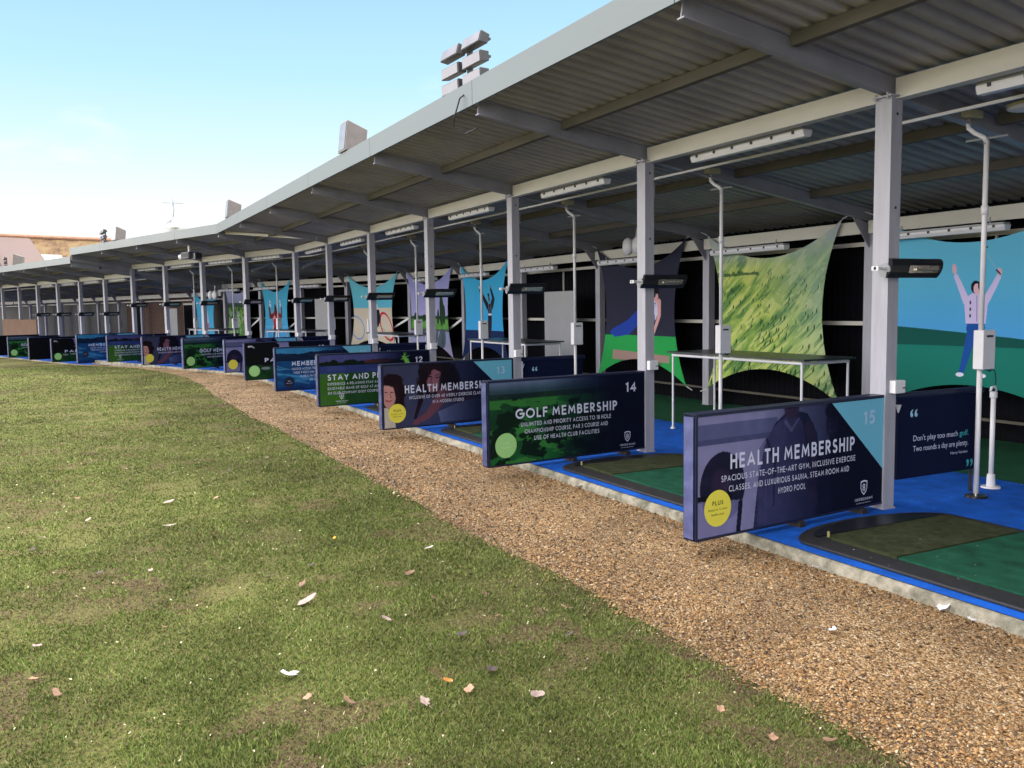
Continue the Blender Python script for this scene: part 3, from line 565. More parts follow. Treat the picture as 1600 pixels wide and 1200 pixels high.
G1 = [(-4.11, .84, dk), (-5.31, 2.92, pinkl), (-5.62, 2.5, pinkl), (-5.29, 1.33, dk), (-5.01, 1.23, pinkl), (-5.03, .13, brn), (-5.62, -.25, tan_), (-5.52, -.47, brn), (-3.34, 3.05, dk), (-4.32, 3.22, tan_), (-5.37, 3.85, tan_),
      (-5.91, 8.18, tan_), (-5.35, 10.76, (.8, .78, .72)), (-5.02, 8., pinkl), (-4.01, -.3, pinkl), (-3.51, -.55, tan_), (-3.12, -.61, tan_), (-3.67, -.11, brn), (-3.2, -1.93, tan_), (-3.18, -2.19, tan_), (-3.01, -2.31, brn),
      (-3.63, .38, brn), (-5.67, 2.15, dk), (-3.33, .16, dk), (-3.76, -.69, dk), (-4.64, 4.68, dk), (-4.51, 1.95, brn), (-4.46, -1.14, brn), (-3.4, -.2, brn), (-4.0, 4.5, dk), (-4.9, 5.2, pinkl), (-3.5, 5.1, pinkl), (-3.3, -.95, dk)]
nm_ = {pinkl: 'pale pinkish', tan_: 'light tan', brn: 'brown', dk: 'dark shrivelled'}
for (x_, y_, c_) in G1:
    d_ = nm_.get(c_, 'whitish'); scrap('leaf', 'small %s fallen leaf among the scattered leaves on the grass' % d_, 'leaf', x_, y_, random.uniform(.022, .034), c_, random.choice(('leaf', 'oval')), random.uniform(0, 6), group='%s leaves scattered on the grass' % d_)

# ------------------------------------------------------------------ divider boards with printed pictures
BW, BZ0, BZ1, BT = 1.90, .046, .846, .10
def logo(parent, cx, cz, s=.075):
    b = MB(); 
    def shield(k): return [(cx + x_ * k, cz + z_ * k) for x_, z_ in ((-.5, .62), (0, .72), (.5, .62), (.5, 0), (.36, -.42), (0, -.75), (-.36, -.42), (-.5, 0))]
    o_, i_ = shield(s), shield(s * .8); n = 8
    b.add([(x_, -.0535, z_) for x_, z_ in o_] + [(x_, -.0535, z_) for x_, z_ in i_], [(i, (i+1) % n, n + (i+1) % n, n + i) for i in range(n)])
    for cz2 in (.16, -.16):
        m_ = 12; q = []; 
        for rr in (.2, .1): q += [(cx + s * rr * math.cos(2*math.pi*i/m_), -.0535, cz + s * (cz2 + rr * math.sin(2*math.pi*i/m_))) for i in range(m_)]
        b.add(q, [(i, (i+1) % m_, m_ + (i+1) % m_, m_ + i) for i in range(m_)])
    b.build('emblem', M_text, parent)
    caps('CHESFIELD DOWNS', cx, cz - s * 1.25, M_text, parent, h=.019, width=.2, y=-.0535)
    text('BY THE CLUB COMPANY', cx, cz - s * 1.55, M_text, parent, h=.008, width=.16, y=-.0535)
def disc(parent, cx, cz, r_, m, nm='badge', y=-.0532):
    n = 40; MB().add([(cx + r_ * math.cos(2*math.pi*i/n), y, cz + r_ * math.sin(2*math.pi*i/n)) for i in range(n)], [tuple(range(n))]).build(nm, m, parent)
def art_board(kind, W=BW, Hh=.78, nu=330, nv=136):
    U, Z = np.meshgrid(np.linspace(0, W, nu), np.linspace(0, Hh, nv)); a = Art(U, Z, '0C1638'); nz = vnoise(U, Z, 3, 4); fine = vnoise(U, Z, 14, 6)
    if kind == 'gym':
        a.m((U < 1.25), '75769A'); a.m(U < 1.25, '9C9CC4', .75); a.m((Z > .60) & (Z < .70) & (U < .72), '6C7098'); a.m((Z > .57) & (Z < .605) & (U < .72), '5A5F86')
        a.el(.22, .30, .20, .22, '20233F', .95); a.el(.20, .33, .1, .1, '4A3A5C', .7, soft=.6); a.poly([(.0, .22), (.30, .22), (.30, .26), (.0, .26)], '15182F'); a.poly([(.0, 0), (.36, 0), (.38, .2), (0, .23)], '8A8AB8', .8); a.ln([(.36, .0), (.38, .18)], .02, .02, '1E2140')
        sh_ = np.clip(1.15 - np.abs(U - .84) * 2.2 + .5 * (nz - .5), 0, 1)
        a.poly([(.50, .0), (.54, .30), (.60, .52), (.70, .66), (.84, .74), (1.02, .70), (1.12, .56), (1.16, .3), (1.2, 0)], '3B3B60'); bm = (U > .54) & (U < 1.12) & (Z < .70 - 1.4 * np.abs(U - .84) ** 1.6); a.m(bm * sh_, '5A5A84', .8)
        a.ln([(.62, .56), (.70, .40), (.69, .12)], .012, .006, '2C2C4C', .8); a.ln([(.98, .66), (1.02, .48), (1.06, .30)], .010, .006, '2C2C4C', .8); a.ln([(.80, .66), (.86, .60), (.93, .67)], .012, .010, '8A88B0', .7)
        a.el(.86, .755, .085, .09, '5B4460', .95, soft=.4); a.el(.85, .80, .10, .06, '1C1A30', .9, soft=.4); a.ln([(1.04, .60), (1.12, .36), (1.06, .18), (1.18, .06)], .05, .026, '5A4766', .95); a.ln([(1.16, .07), (1.24, .03)], .02, .01, '5A4766', .9)
        a.poly([(1.12, .44), (1.2, .50), (1.36, .49), (1.5, .40), (1.58, .2), (1.58, 0), (1.14, 0)], '24264C', .9); a.el(1.28, .61, .075, .115, '54405E', .95, soft=.4); a.el(1.28, .70, .085, .06, '14152C', .9, soft=.4); a.ln([(1.245, .565), (1.275, .552), (1.31, .568)], .008, .006, '8C80A0', .8); a.ln([(1.24, .63), (1.26, .63)], .005, .005, '1A1828'); a.ln([(1.30, .63), (1.32, .63)], .005, .005, '1A1828')
        a.ln([(1.05, .22), (1.3, .3), (1.55, .26)], .02, .012, '3A3C68', .6)
        a.m(fine > .62, '8C8CB8', .06); k = np.clip((U - .55) / 1.0, 0, 1); a.m(k, '0B1535', .93)
    elif kind == 'course':
        a.m(U > -1, '1E4A34'); a.m(np.clip((nz - .35) * 3, 0, 1), '2F7A44', .9); a.m(vnoise(U * .6, Z * 2.2, 5, 8) > .60, '5BA352', .55); a.m((vnoise(U, Z * 1.6, 7, 12) > .57) & (Z < .62), '0E2B22', .9)
        a.m(Z > .62 + .03 * nz, '40586A', .9); a.m(np.clip((Z - .66) / .1, 0, 1), '8D93BC', .8); a.m((Z > .59) & (Z < .64), '20353A', .8)
        for i in range(46):
            q = random.uniform(0, 1.3); zq = random.uniform(.08, .5); a.el(q, zq, .05, .03, '0F2E22', .85, soft=.7)
        k = np.clip((U - .65) / .8, 0, 1); a.m(k, '0B1535', .96)
    elif kind == 'woman':
        a.m(U > -1, '4A4E6C'); a.m(np.clip((U - .05) * 2, 0, 1), '50557A', .5)
        h_ = lambda cx, cy, rx, ry: ((U - cx) / rx) ** 2 + ((Z - cy) / ry) ** 2 + .9 * (fine - .5)
        a.m(np.clip((1 - h_(.12, .38, .20, .24)) * 4, 0, 1), '2A1822'); a.el(.07, .38, .10, .17, 'C79A98', 1, rot=.15, soft=.25); a.m(np.clip((1 - h_(.12, .57, .15, .08)) * 4, 0, 1), '2A1822'); a.poly([(0, 0), (.15, 0), (.13, .16), (.05, .24), (0, .25)], 'C9C4BE')
        a.ln([(.03, .335), (.07, .32), (.105, .335)], .009, .006, 'A04A58'); a.ln([(.095, .43), (.13, .43)], .006, .004, '3A2228'); a.ln([(.02, .43), (.05, .435)], .006, .004, '3A2228'); a.ln([(.085, .42), (.10, .37), (.08, .365)], .005, .005, '9A6A6C'); a.ln([(.16, .5), (.19, .35), (.15, .24)], .03, .03, '33202A', .8)
        a.m(np.clip((1 - h_(.74, .58, .30, .27)) * 3, 0, 1), '1C1624'); a.el(.70, .54, .115, .17, '94697A', 1, rot=-.35, soft=.35); a.el(.92, .50, .17, .24, '221A2C', 1, soft=.4); a.ln([(.60, .70), (.70, .73), (.84, .66)], .05, .04, '2A1E2A')
        a.ln([(.625, .615), (.67, .625)], .006, .004, '2A1A26'); a.ln([(.72, .60), (.77, .615)], .006, .004, '2A1A26'); a.ln([(.625, .59), (.665, .59)], .008, .005, '35222E'); a.ln([(.725, .575), (.77, .58)], .008, .005, '35222E'); a.ln([(.665, .58), (.645, .51), (.68, .50)], .007, .006, '6E4A58'); a.ln([(.65, .455), (.69, .44), (.735, .46)], .012, .008, '8A3F52'); a.ln([(.665, .449), (.715, .45)], .004, .004, 'C8B8C4')
        a.ln([(.60, .66), (.50, .5), (.50, .3), (.42, .10)], .06, .02, '2A1A28', .85); a.ln([(.88, .68), (1.0, .5), (.98, .3)], .07, .05, '211827', .8); a.ln([(.82, .36), (.72, .24), (.60, .12), (.42, .04)], .085, .03, '7F5666', .95); a.ln([(.95, .36), (1.2, .30), (1.5, .34)], .10, .08, '6A4860', .7); a.poly([(.78, .02), (.74, .15), (1.1, .26), (1.55, .30), (1.55, .02)], '7E88B0', .75)
        k = np.clip((U - .75) / .75, 0, 1); a.m(k, '0C1638', .93)
    elif kind == 'stay':
        a.m(U > -1, '3E6E2E'); a.m(np.clip((nz - .3) * 2.2, 0, 1), '5C8C3A', .6); a.m(Z > .47, '3D4C86'); a.m(vnoise(U * .5, Z * 3, 6, 3) > .55, '55619C', .4 * (Z.mean() > 0)); a.m(Z < .47, '4E7F34', .5)
        a.m(Z > .60 + .02 * fine, '5B5E94'); a.m((Z > .585) & (Z < .66 + .1 * (vnoise(U, Z*0, 9, 2) - .5)), '17291F'); a.m((Z > .60) & (Z < .655) & (U > .75) & (U < 1.2), '6A3E48', .8)
        a.m((Z < .47) & (U > .4), '234F2C', .75); k = np.clip((U - .9) / .6, 0, 1); a.m(k, '0B1535', .92)
        for i in range(14):
            aa = random.uniform(0, 6.28); l_ = random.uniform(.03, .10); a.ln([(1.42, .66), (1.42 + l_ * math.cos(aa) * 1.3, .66 + l_ * math.sin(aa))], .012, .002, '7FBF63')
        a.poly([(1.40, .70), (1.6, .52), (1.46, .52)], '8CCB6A')
    elif kind == 'sea':
        a.m(U > -1, '1C5288'); a.m(np.clip(vnoise(U * .8, Z * 3.5 + U * .4, 3, 3) * 2 - .6, 0, 1), '2F86C0', .8); a.m(vnoise(U * .6, Z * 6 + U, 4, 5) > .6, '7FC0E4', .45); a.m(Z > .66 + .08 * (nz - .5), '4E9AC8', .8); a.m((Z > .52) & (Z < .66 + .1*(nz-.5)), '14233F', .8); a.m(np.clip((.16 - Z) / .16, 0, 1), '162A66', .7)
        k = np.clip((U - .7) / .8, 0, 1); a.m(k, '0B1A44', .85)
    elif kind == 'par':
        a.m(U > -1, '11131C'); a.m((Z < .30) & (U < 1.2), '1F4A2C'); a.m(vnoise(U, Z, 5, 44) > .52, '0D1511', .7); a.m((Z < .28), '24552F', .7); a.m((U > .66) & (U < 1.0) & (Z > .3) & (vnoise(U, Z, 6, 7) > .42), '9C9CC6', .9); a.ln([(.07, .68), (.13, .69), (.19, .65)], .018, .006, 'C9CBE0'); a.el(.42, .22, .11, .035, 'A7A9BC', .8, soft=.4)
        k = np.clip((U - .95) / .5, 0, 1); a.m(k, '0C1433', .97)
    a.C *= (.93 + .1 * fine)[..., None]
    for q in (W * .33, W * .67): a.m(np.abs(U - q) < .004, '8088B0', .12)
    return a.lin() ** 1.22 * .9, nu, nv
ARTS = {}
DES = {
 15: dict(k='gym', n='15', tri=1, T='HEALTH MEMBERSHIP', tx=(.30, 1.54), tz=.475, th=.10, L=['SPACIOUS STATE-OF-THE-ART GYM, INCLUSIVE EXERCISE', 'CLASSES, AND LUXURIOUS SAUNA, STEAM ROOM AND', 'HYDRO POOL'], lx=(.22, 1.55), badge='y', logo=1, end=1),
 14: dict(k='course', n='14', T='GOLF MEMBERSHIP', tx=(.30, 1.52), tz=.475, th=.095, L=['UNLIMITED AND PRIORITY ACCESS TO 18 HOLE', 'CHAMPIONSHIP COURSE, PAR 3 COURSE AND', 'USE OF HEALTH CLUB FACILITIES'], lx=(.36, 1.44), badge='g', logo=1),
 13: dict(k='woman', n='13', tri=1, T='HEALTH MEMBERSHIP', tx=(.30, 1.54), tz=.475, th=.10, L=['INCLUSIVE OF OVER 40 WEEKLY EXERCISE CLASSES', 'IN A MODERN STUDIO'], lx=(.36, 1.46), badge='y', logo=1),
 12: dict(k='stay', n='12', T='STAY AND PLAY', tx=(.14, 1.22), tz=.44, th=.09, L=['EXPERIENCE A RELAXING STAY AWAY WITH AN', 'ENJOYABLE GAME OF GOLF AT ANY OF OUR', 'SIX CLUB COMPANY GOLF COURSES'], lx=(.14, 1.30), al='LEFT', logo=2),
 11: dict(k='sea', n='11', tri=1, T='MEMBERSHIP', tx=(.30, 1.05), tz=.50, th=.085, L=['UNLOCK ACCESS TO SIX 18 HOLE COURSES,', 'THREE 9 HOLE AND YOUR CHOICE OF OUR', '13 HEALTH CLUBS, ALL PART', 'OF THE CLUB'], lx=(.30, 1.25), badge='d'),
 10: dict(k='par', n='10', T='PAR 3', tx=(.42, .95), tz=.42, th=.085, L=['COURSE FOR ALL'], lx=(.60, 1.1), badge='g'),
 9: dict(k='gym', n='9', tri=1, T='HEALTH MEMBERSHIP', tx=(.45, 1.6), tz=.44, th=.10, L=['SPACIOUS GYM AND CLASSES'], lx=(.5, 1.4), badge='y'),
 8: dict(k='course', n='8', T='GOLF MEMBERSHIP', tx=(.45, 1.6), tz=.45, th=.095, L=['UNLIMITED AND PRIORITY ACCESS', 'CHAMPIONSHIP COURSE'], lx=(.5, 1.45), badge='g'),
 7: dict(k='woman', n='7', tri=1, T='HEALTH MEMBERSHIP', tx=(.42, 1.55), tz=.43, th=.095, L=['INCLUSIVE OF OVER 40 WEEKLY EXERCISE CLASSES'], lx=(.45, 1.45), badge='y'),
 6: dict(k='stay', n='6', T='STAY AND PLAY', tx=(.20, 1.45), tz=.44, th=.09, L=['EXPERIENCE A RELAXING STAY AWAY WITH AN', 'ENJOYABLE GAME OF GOLF AT ANY OF OUR', 'SIX CLUB COMPANY GOLF COURSES'], lx=(.2, 1.5), al='LEFT', logo=2),
 5: dict(k='sea', n='5', tri=1, T='MEMBERSHIP', tx=(.35, 1.35), tz=.50, th=.085, L=['UNLOCK ACCESS TO SIX 18 HOLE COURSES,', 'THREE 9 HOLE AND YOUR CHOICE OF OUR', '13 HEALTH CLUBS'], lx=(.4, 1.4), badge='d'),
 4: dict(k='par', n='4', T='PAR 3', tx=(.42, 1.1), tz=.36, th=.085, L=['COURSE FOR ALL'], lx=(.60, 1.1), badge='g'),
 2: dict(k='course', n='2', T='GOLF MEMBERSHIP', tx=(.45, 1.6), tz=.48, th=.09, L=['UNLIMITED AND PRIORITY ACCESS'], lx=(.5, 1.4), badge='g')}
BL = {15: 'nearest divider board, gym picture, Health Membership, number 15 on a light blue corner', 14: 'divider board with fairway picture, Golf Membership and number 14',
 13: 'divider board with smiling women, Health Membership and number 13', 12: 'divider board with lake picture, Stay and Play and number 12', 11: 'blue water divider board reading Membership, left of the number 12 board',
 10: 'dark divider board starting PAR, light green badge, left of the nearer blue water board', 9: 'lavender divider board with yellow badge in the middle distance, left of the dark PAR board', 8: 'green Golf Membership board in the middle distance, right of the farther women board',
 7: 'smaller divider board with dark haired women and yellow badge, in the middle distance', 6: 'small Stay and Play board, between the far blue board and the women board', 5: 'far blue water divider board, reaching lower than its neighbours, end of the upper section',
 4: 'far dark divider board with PAR lettering, left of the far blue board', 3: 'plain black divider board in front of the farthest green board', 2: 'farthest green Golf divider board near the left edge', 1: 'plain black divider board at the extreme left edge'}
def board(k, fr, zf=0, low=0.):
    p, a = fr[k]; rt = fpt(fr, k, -.06); ang = a + math.atan2(.17, 1.9)
    # root at the inner end by the post; local x runs back from the outer end
    L_ = BW; outer = rt - Vector((math.cos(ang), math.sin(ang), 0)) * L_
    t = thing('divider_board', BL[k], 'divider board', (outer.x, outer.y, zf), ang, 'divider boards along the bays')
    z0 = BZ0 - low; hgt = BZ1 - z0
    d = DES.get(k)
    bdy = MB().box((0, -.05, z0), (L_, .05, BZ1)); bdy.build('panel', M_navy if d else M_black, t)
    fr_ = MB()
    for (x0, x1, za, zb) in ((0, L_, BZ1 - .014, BZ1 + .004), (0, L_, z0 - .004, z0 + .012), (-.004, .014, z0, BZ1), (L_ - .014, L_ + .004, z0, BZ1)): fr_.box((x0, -.056, za), (x1, .056, zb)) if x1 - x0 > 1 else fr_.box((x0, -.055, za + .013), (x1, .055, zb - .015))
    fr_.build('frame', M_navy2, t)
    if zf == 0 and low == 0:
        for xx in (.95, 1.62): MB().box((xx, -.075, 0), (xx + .05, .075, z0 - .006)).build('foot', mat('foot_wood', (.02, .014, .012), .8), t)
    if not d: return t
    end = MB(); zs = np.linspace(z0 + .012, BZ1 - .014, 26); vs = []
    for i, z_ in enumerate(zs):
        for yy in (-.042, -.014, .014, .042): vs.append((-.013 + .0035 * math.sin(i * 1.1 + yy * 60) * (abs(yy) < .03), yy, z_))
    end.add(vs, [(4*i+j+1, 4*i+j, 4*i+4+j, 4*i+5+j) for i in range(25) for j in range(3)]).build('end_face', M_endl if k in (15, 9) else MATS.get('end_dark') or mat('end_dark', lin('333B66'), .45, var=.25, scale=14, bump=.4, bscale=9), t, smooth=True)
    key = d['k']
    if key not in ARTS:
        ARTS[key] = art_board(key, W=BW - .03, Hh=.75, nu=430 if k >= 13 else 260, nv=170 if k >= 13 else 100)
    Cc, nu, nv = ARTS[key]; U, Z = np.meshgrid(np.linspace(.015, BW - .015, nu), np.linspace(z0 + .013, BZ1 - .015, nv))
    wav = .0012 * (vnoise(U, Z, 4, 9) - .5) * 2
    grid_mesh('printed_picture', np.stack([U, -.0522 + 0 * wav, Z], 2), nu, nv, M_print, Cc, parent=t)
    sh = low * .4
    if d.get('tri'):
        MB().add([(1.29, -.0527, BZ1 - .018), (1.872, -.0527, .30), (1.872, -.0527, BZ1 - .018)], [(0, 1, 2)]).build('corner_triangle', M_tri, t)
    if k >= 9: caps(d['n'], 1.70, .648, mat('num_pale', lin('A9C4E4'), .6) if d.get('tri') else M_text, t, h=.10, w=.19, y=-.0534, name='number')
    x0, x1 = d['tx']; caps(d['T'], (x0 + x1) / 2, d['tz'] - sh, M_text, t, h=d['th'], width=x1 - x0, w=.19, y=-.0534, name='title')
    x0, x1 = d['lx']; LL = d['L']; mxl = max(len(s) for s in LL); zz = d['tz'] - .076 - sh
    for s in LL:
        wl = (x1 - x0) * len(s) / mxl
        if d.get('al'): caps(s, x0, zz, M_text, t, h=.040, width=wl, align='LEFT', y=-.0534)
        else: caps(s, (x0 + x1) / 2, zz, M_text, t, h=.040, width=wl, y=-.0534)
        zz -= .070
    if d.get('badge') == 'y':
        disc(t, .19, .235, .118, M_yel)
        if k >= 12: caps('PLUS', .19, .256, M_ink, t, h=.028, w=.18, y=-.0539); text('Access to 13 other', .19, .222, M_ink, t, h=.015, width=.17, y=-.0539); text('health clubs', .19, .19, M_ink, t, h=.015, width=.11, y=-.0539)
    elif d.get('badge') == 'g':
        disc(t, .19, .235, .118, M_grn)
        if k >= 12: text('JOIN', .19, .245, mat('badge_pale', lin('B5DDA2'), .6), t, h=.022, y=-.0539); text('TODAY', .19, .205, MATS['badge_pale'], t, h=.022, y=-.0539)
    elif d.get('badge') == 'd':
        disc(t, .24, .20, .10, M_navy2); text('PLUS', .24, .215, M_text, t, h=.018, y=-.0539); text('more clubs', .24, .18, M_text, t, h=.014, width=.11, y=-.0539)
    if d.get('logo') == 1: logo(t, 1.655, .19)
    elif d.get('logo') == 2: logo(t, .36, .19, .07)
    return t
for k in range(15, 4, -1): board(k, FR, 0, .13 if k == 5 else 0)
for k in (4, 3, 2, 1): board(k, FRC, ZF + .02)

# inner navy panels with quotes
def quote(k, fr, zf, label, full):
    p, a = fr[k]; t = thing('quote_panel', label, 'quote panel', (*fpt(fr, k, 0).xy, zf), a, 'navy quote panels behind the posts')
    x0, x1 = .12, 1.05
    MB().box((x0, -.012, .19), (x1, .012, .80)).build('panel', M_navy, t)
    MB().tube([(x0 - .06, 0, .82), (x1 + .04, 0, .82)], .028, 12).build('top_tube', M_navy2, t)
    MB().cone((x0 - .01, -.02, .70), .004, .022, .06).build('end_cap', M_white, t)
    MB().tube([(x1 - .03, .026, 0), (x1 - .03, .026, .82)], .013).build('support_post', M_dark, t)
    text('“', x0 + .17, .56, M_pale, t, h=.16, bold=.01, y=-.0135, name='quote_mark')
    if full:
        text("Don't play too much", x0 + .17, .47, M_text, t, h=.045, width=.51, align='LEFT', y=-.0135)
        text('golf.', x0 + .70, .47, M_teal, t, h=.045, width=.105, align='LEFT', bold=.01, y=-.0135)
        text('Two rounds a day are plenty.', x0 + .17, .39, M_text, t, h=.045, width=.635, align='LEFT', y=-.0135)
        text('Harry Vardon', x0 + .80, .33, M_text, t, h=.022, width=.2, align='RIGHT', y=-.0135)
        text('”', x0 + .83, .12, M_teal, t, h=.16, bold=.01, y=-.0135, name='quote_mark')
    return t
quote(15, FR, 0, 'navy quote panel about playing too much golf, behind the nearest post', 1)
quote(13, FR, 0, 'navy quote panel showing only its opening quote mark, behind the number 13 board post', 0)
quote(11, FR, 0, 'dark navy panel half hidden behind the number 12 board', 0)
quote(9, FR, 0, 'dark navy panel behind the lavender board post, at the bend', 0)
quote(7, FR, 0, 'small dark navy panel behind the middle distance women board', 0)

# ------------------------------------------------------------------ repeated fittings
NB = {15: 'the number 15 board', 14: 'the number 14 board', 13: 'the number 13 board', 12: 'the number 12 board', 11: 'the nearer blue water board', 10: 'the nearer dark PAR board', 9: 'the lavender gym board', 8: 'the middle distance green board',
      7: 'the middle distance women board', 6: 'the small Stay and Play board', 5: 'the far blue water board', 4: 'the far dark PAR board', 3: 'the far plain black board', 2: 'the farthest green board', 1: 'the plain board at the left edge'}
# infrared heater
hp = thing('patio_heater', 'black infrared heater on the post by ' + NB[15], 'heater', (0, 0, 0), 0, 'infrared heaters on the posts')
def heater(t):
    arc = [(-.085 + .055 * math.cos(x_), .02 + .078 * math.sin(x_)) for x_ in [math.pi * (.5 + .8 * i / 8) for i in range(9)]]
    pr = [(y_, z_) for y_, z_ in arc]; x0, x1 = -.14, .40; sh_ = .05
    b = MB(); n = len(pr); vs = [(x0 + (z_ - .02) * .5, y_, z_ + 1.74) for y_, z_ in pr] + [(x1 + (z_ - .02) * .5, y_, z_ + 1.74) for y_, z_ in pr]
    b.add(vs, [(i, i + 1, n + i + 1, n + i) for i in range(n - 1)] + [(n - 1, 0, n, 2*n - 1), tuple(range(n)), tuple(range(n, 2*n))[::-1]])
    b.build('housing', M_dark, t, smooth=False)
    g = MB().add([(.03, -.1445, 1.732), (.34, -.1445, 1.732), (.36, -.1445, 1.785), (.05, -.1445, 1.785)], [(0, 1, 2, 3)]); 
    g.build('reflector', M_glass, t); MB().tube([(.10, -.152, 1.757), (.34, -.152, 1.757)], .008).build('lamp_tube', M_chrome, t)
    c = MB().tube([(-.15, -.085, 1.75), (-.14, -.085, 1.75)], .052, 16); c.build('end_cap', M_grey, t)
    MB().tube([(-.25, -.09, 1.765), (-.14, -.09, 1.765)], .012, 8).box((-.25, -.12, 1.75), (-.235, -.06, 1.78)).build('bracket', M_white, t)
heater(hp)
for k in range(14, 4, -1): dup(hp, fpt(FR, k, 0), FR[k][1], 'black infrared heater on the post by ' + NB[k])
for k in (4, 3, 2, 1): dup(hp, fpt(FRC, k, 0, ZF - .08), FRC[k][1], 'black infrared heater on the post by ' + NB[k])
# switch box
sb = thing('switch_box', 'white switch box on the post by ' + NB[15], 'switch box', (0, 0, 0), 0, 'white switch boxes on the posts')
MB().box((-.055, -.125, .86), (.055, -.0705, .955)).build('box', M_white, sb, bevel=.006)
MB().tube([(.02, -.127, .90), (.04, -.135, .905), (.055, -.13, .89)], .004, 6).build('switch', M_clip, sb)
for k in range(14, 5, -1): dup(sb, fpt(FR, k, 0), FR[k][1], 'white switch box on the post by ' + NB[k])
# strip lights
stl = thing('strip_light', 'strip light under the front beam, right of ' + NB[15], 'strip light', (0, -3, 0), 0, 'strip lights under the front beam')
def strip_light(t, x0, z0):
    oc = [(-.05, -.01), (-.035, -.045), (.035, -.045), (.05, -.01), (.05, .012), (-.05, .012)]
    MB().sweep(oc, [(x0, .96, z0), (x0, 2.42, z0)]).build('diffuser', M_white, t, smooth=False); MB().box((x0 - .055, .97, z0 + .0122), (x0 + .055, 2.41, z0 + .035)).build('base', M_grey, t)
    for i in range(6): MB().box((x0 - .058, 1.06 + .25 * i, z0 - .012), (x0 - .046, 1.085 + .25 * i, z0 + .014)).build('clip', M_clip, t)
    MB().tube([(x0, 1.15, z0 + .02), (x0, 1.15, z0 + .10)], .008, 6).tube([(x0, 2.2, z0 + .02), (x0, 2.2, z0 + .10)], .008, 6).build('hanger', M_grey, t)
strip_light(stl, .15, 2.94)
for k in range(15, 5, -1): 
    p = fpt(FR, k, 0); dd = fpt(FR, k - 1, 0) - p; dup(stl, p + dd * .0, math.atan2(-dd.x, dd.y), 'strip light under the front beam, left of ' + NB[k])
for k in (5, 4, 3, 2): dup(stl, fpt(FRC, k, 0, ZR), FRC[k][1], 'small strip light in the lower section, above ' + NB[k])
stb = thing('strip_light', 'dim strip light below the rear beam, above the golfer banner', 'strip light', (0, 0.15, 0), 0, 'strip lights under the rear beam')
strip_light(stb, 3.0, 2.26)
RB = {14: 'above the fairway banner', 13: 'above the dark gymnast banner', 12: 'above the larger grey panel', 11: 'above the black figure banner', 10: 'above the lake banner', 8: 'above the smaller grey panel', 7: 'above the red figure banner', 6: 'above the small hillside banner'}
for k in RB:
    p = fpt(FR, k, 3.0, 0); dd = fpt(FR, k - 1, 3.) - p; dup(stb, fpt(FR, k, 0) + Vector((0, .15, 0)), FR[k][1], 'dim strip light below the rear beam, ' + RB[k])
# tee poles
tp = thing('dispenser_pole', 'white pole with control box behind the number 15 board post, nearest of all', 'pole', (0, 0, 0), 0, 'white poles with control boxes')
x_, y_ = .86, -.14
MB().tube([(x_, y_, .03), (x_, y_, 1.0)], .020).build('lower_pole', M_wpole, tp, smooth=True)
MB().cone((x_, y_, 0.001), .085, .075, .016, 20).build('foot', M_dark, tp)
MB().tube([(x_, y_, .015), (x_, y_, .07)], .010, 8).build('stem', M_chrome, tp)
b = MB().box((x_ - .06, y_ - .065, 1.0), (x_ + .085, y_ + .02, 1.30)); cb = b.build('control_box', M_white, tp, bevel=.006)
MB().box((x_ - .025, y_ - .068, 1.245), (x_ + .05, y_ - .0665, 1.262)).build('slot', M_clip, cb)
MB().tube([(x_ + .07, y_ + .03, 1.27), (x_ + .115, y_ + .03, 1.27)], .010, 8).ell((x_ + .12, y_ + .03, 1.27), (.015, .015, .02), 8, 6).build('knob', M_clip, cb)
MB().tube([(x_ + .0, y_ - .05, 1.0), (x_ + .05, y_ - .05, .985), (x_ + .10, y_ - .05, 1.02)], .006, 6).build('lead', M_clip, cb)
MB().tube([(x_, y_, 1.30), (x_, y_, 2.72)], .019).build('upper_pole', M_wpole, tp, smooth=True)
MB().tube([(x_, y_, 2.17), (x_, y_, 2.24)], .027, 12).build('sleeve', M_wpole, tp, smooth=True)
MB().tube([(x_, y_, 2.71), (x_ - .005, y_ + .02, 2.75), (x_ - .03, y_ + .08, 2.79), (x_ - .045, y_ + .12, 2.83), (x_ - .045, y_ + .13, 2.90)], .018).build('bend_pipe', M_wpole, tp, smooth=True)
MB().tube([(x_, y_ - .17, 2.735), (x_, y_ + .17, 2.745)], .009, 8).tube([(x_ - .04, y_, 2.70), (x_ + .05, y_, 2.70)], .005, 6).build('crossbar', M_grey, tp)
MB().box((x_ - .12, y_ + .06, 2.90), (x_ + .04, y_ + .2, 2.965)).build('junction_box', M_beige, tp, bevel=.01)
for k in range(14, 5, -1):
    if k == 5: continue
    dup(tp, fpt(FR, k, 0), FR[k][1], 'white pole with control box behind the post by ' + NB[k])
for k in (3,): dup(tp, fpt(FRC, k, 0, ZF), FRC[k][1], 'white pole with control box in the lower far section, behind the far plain black board')
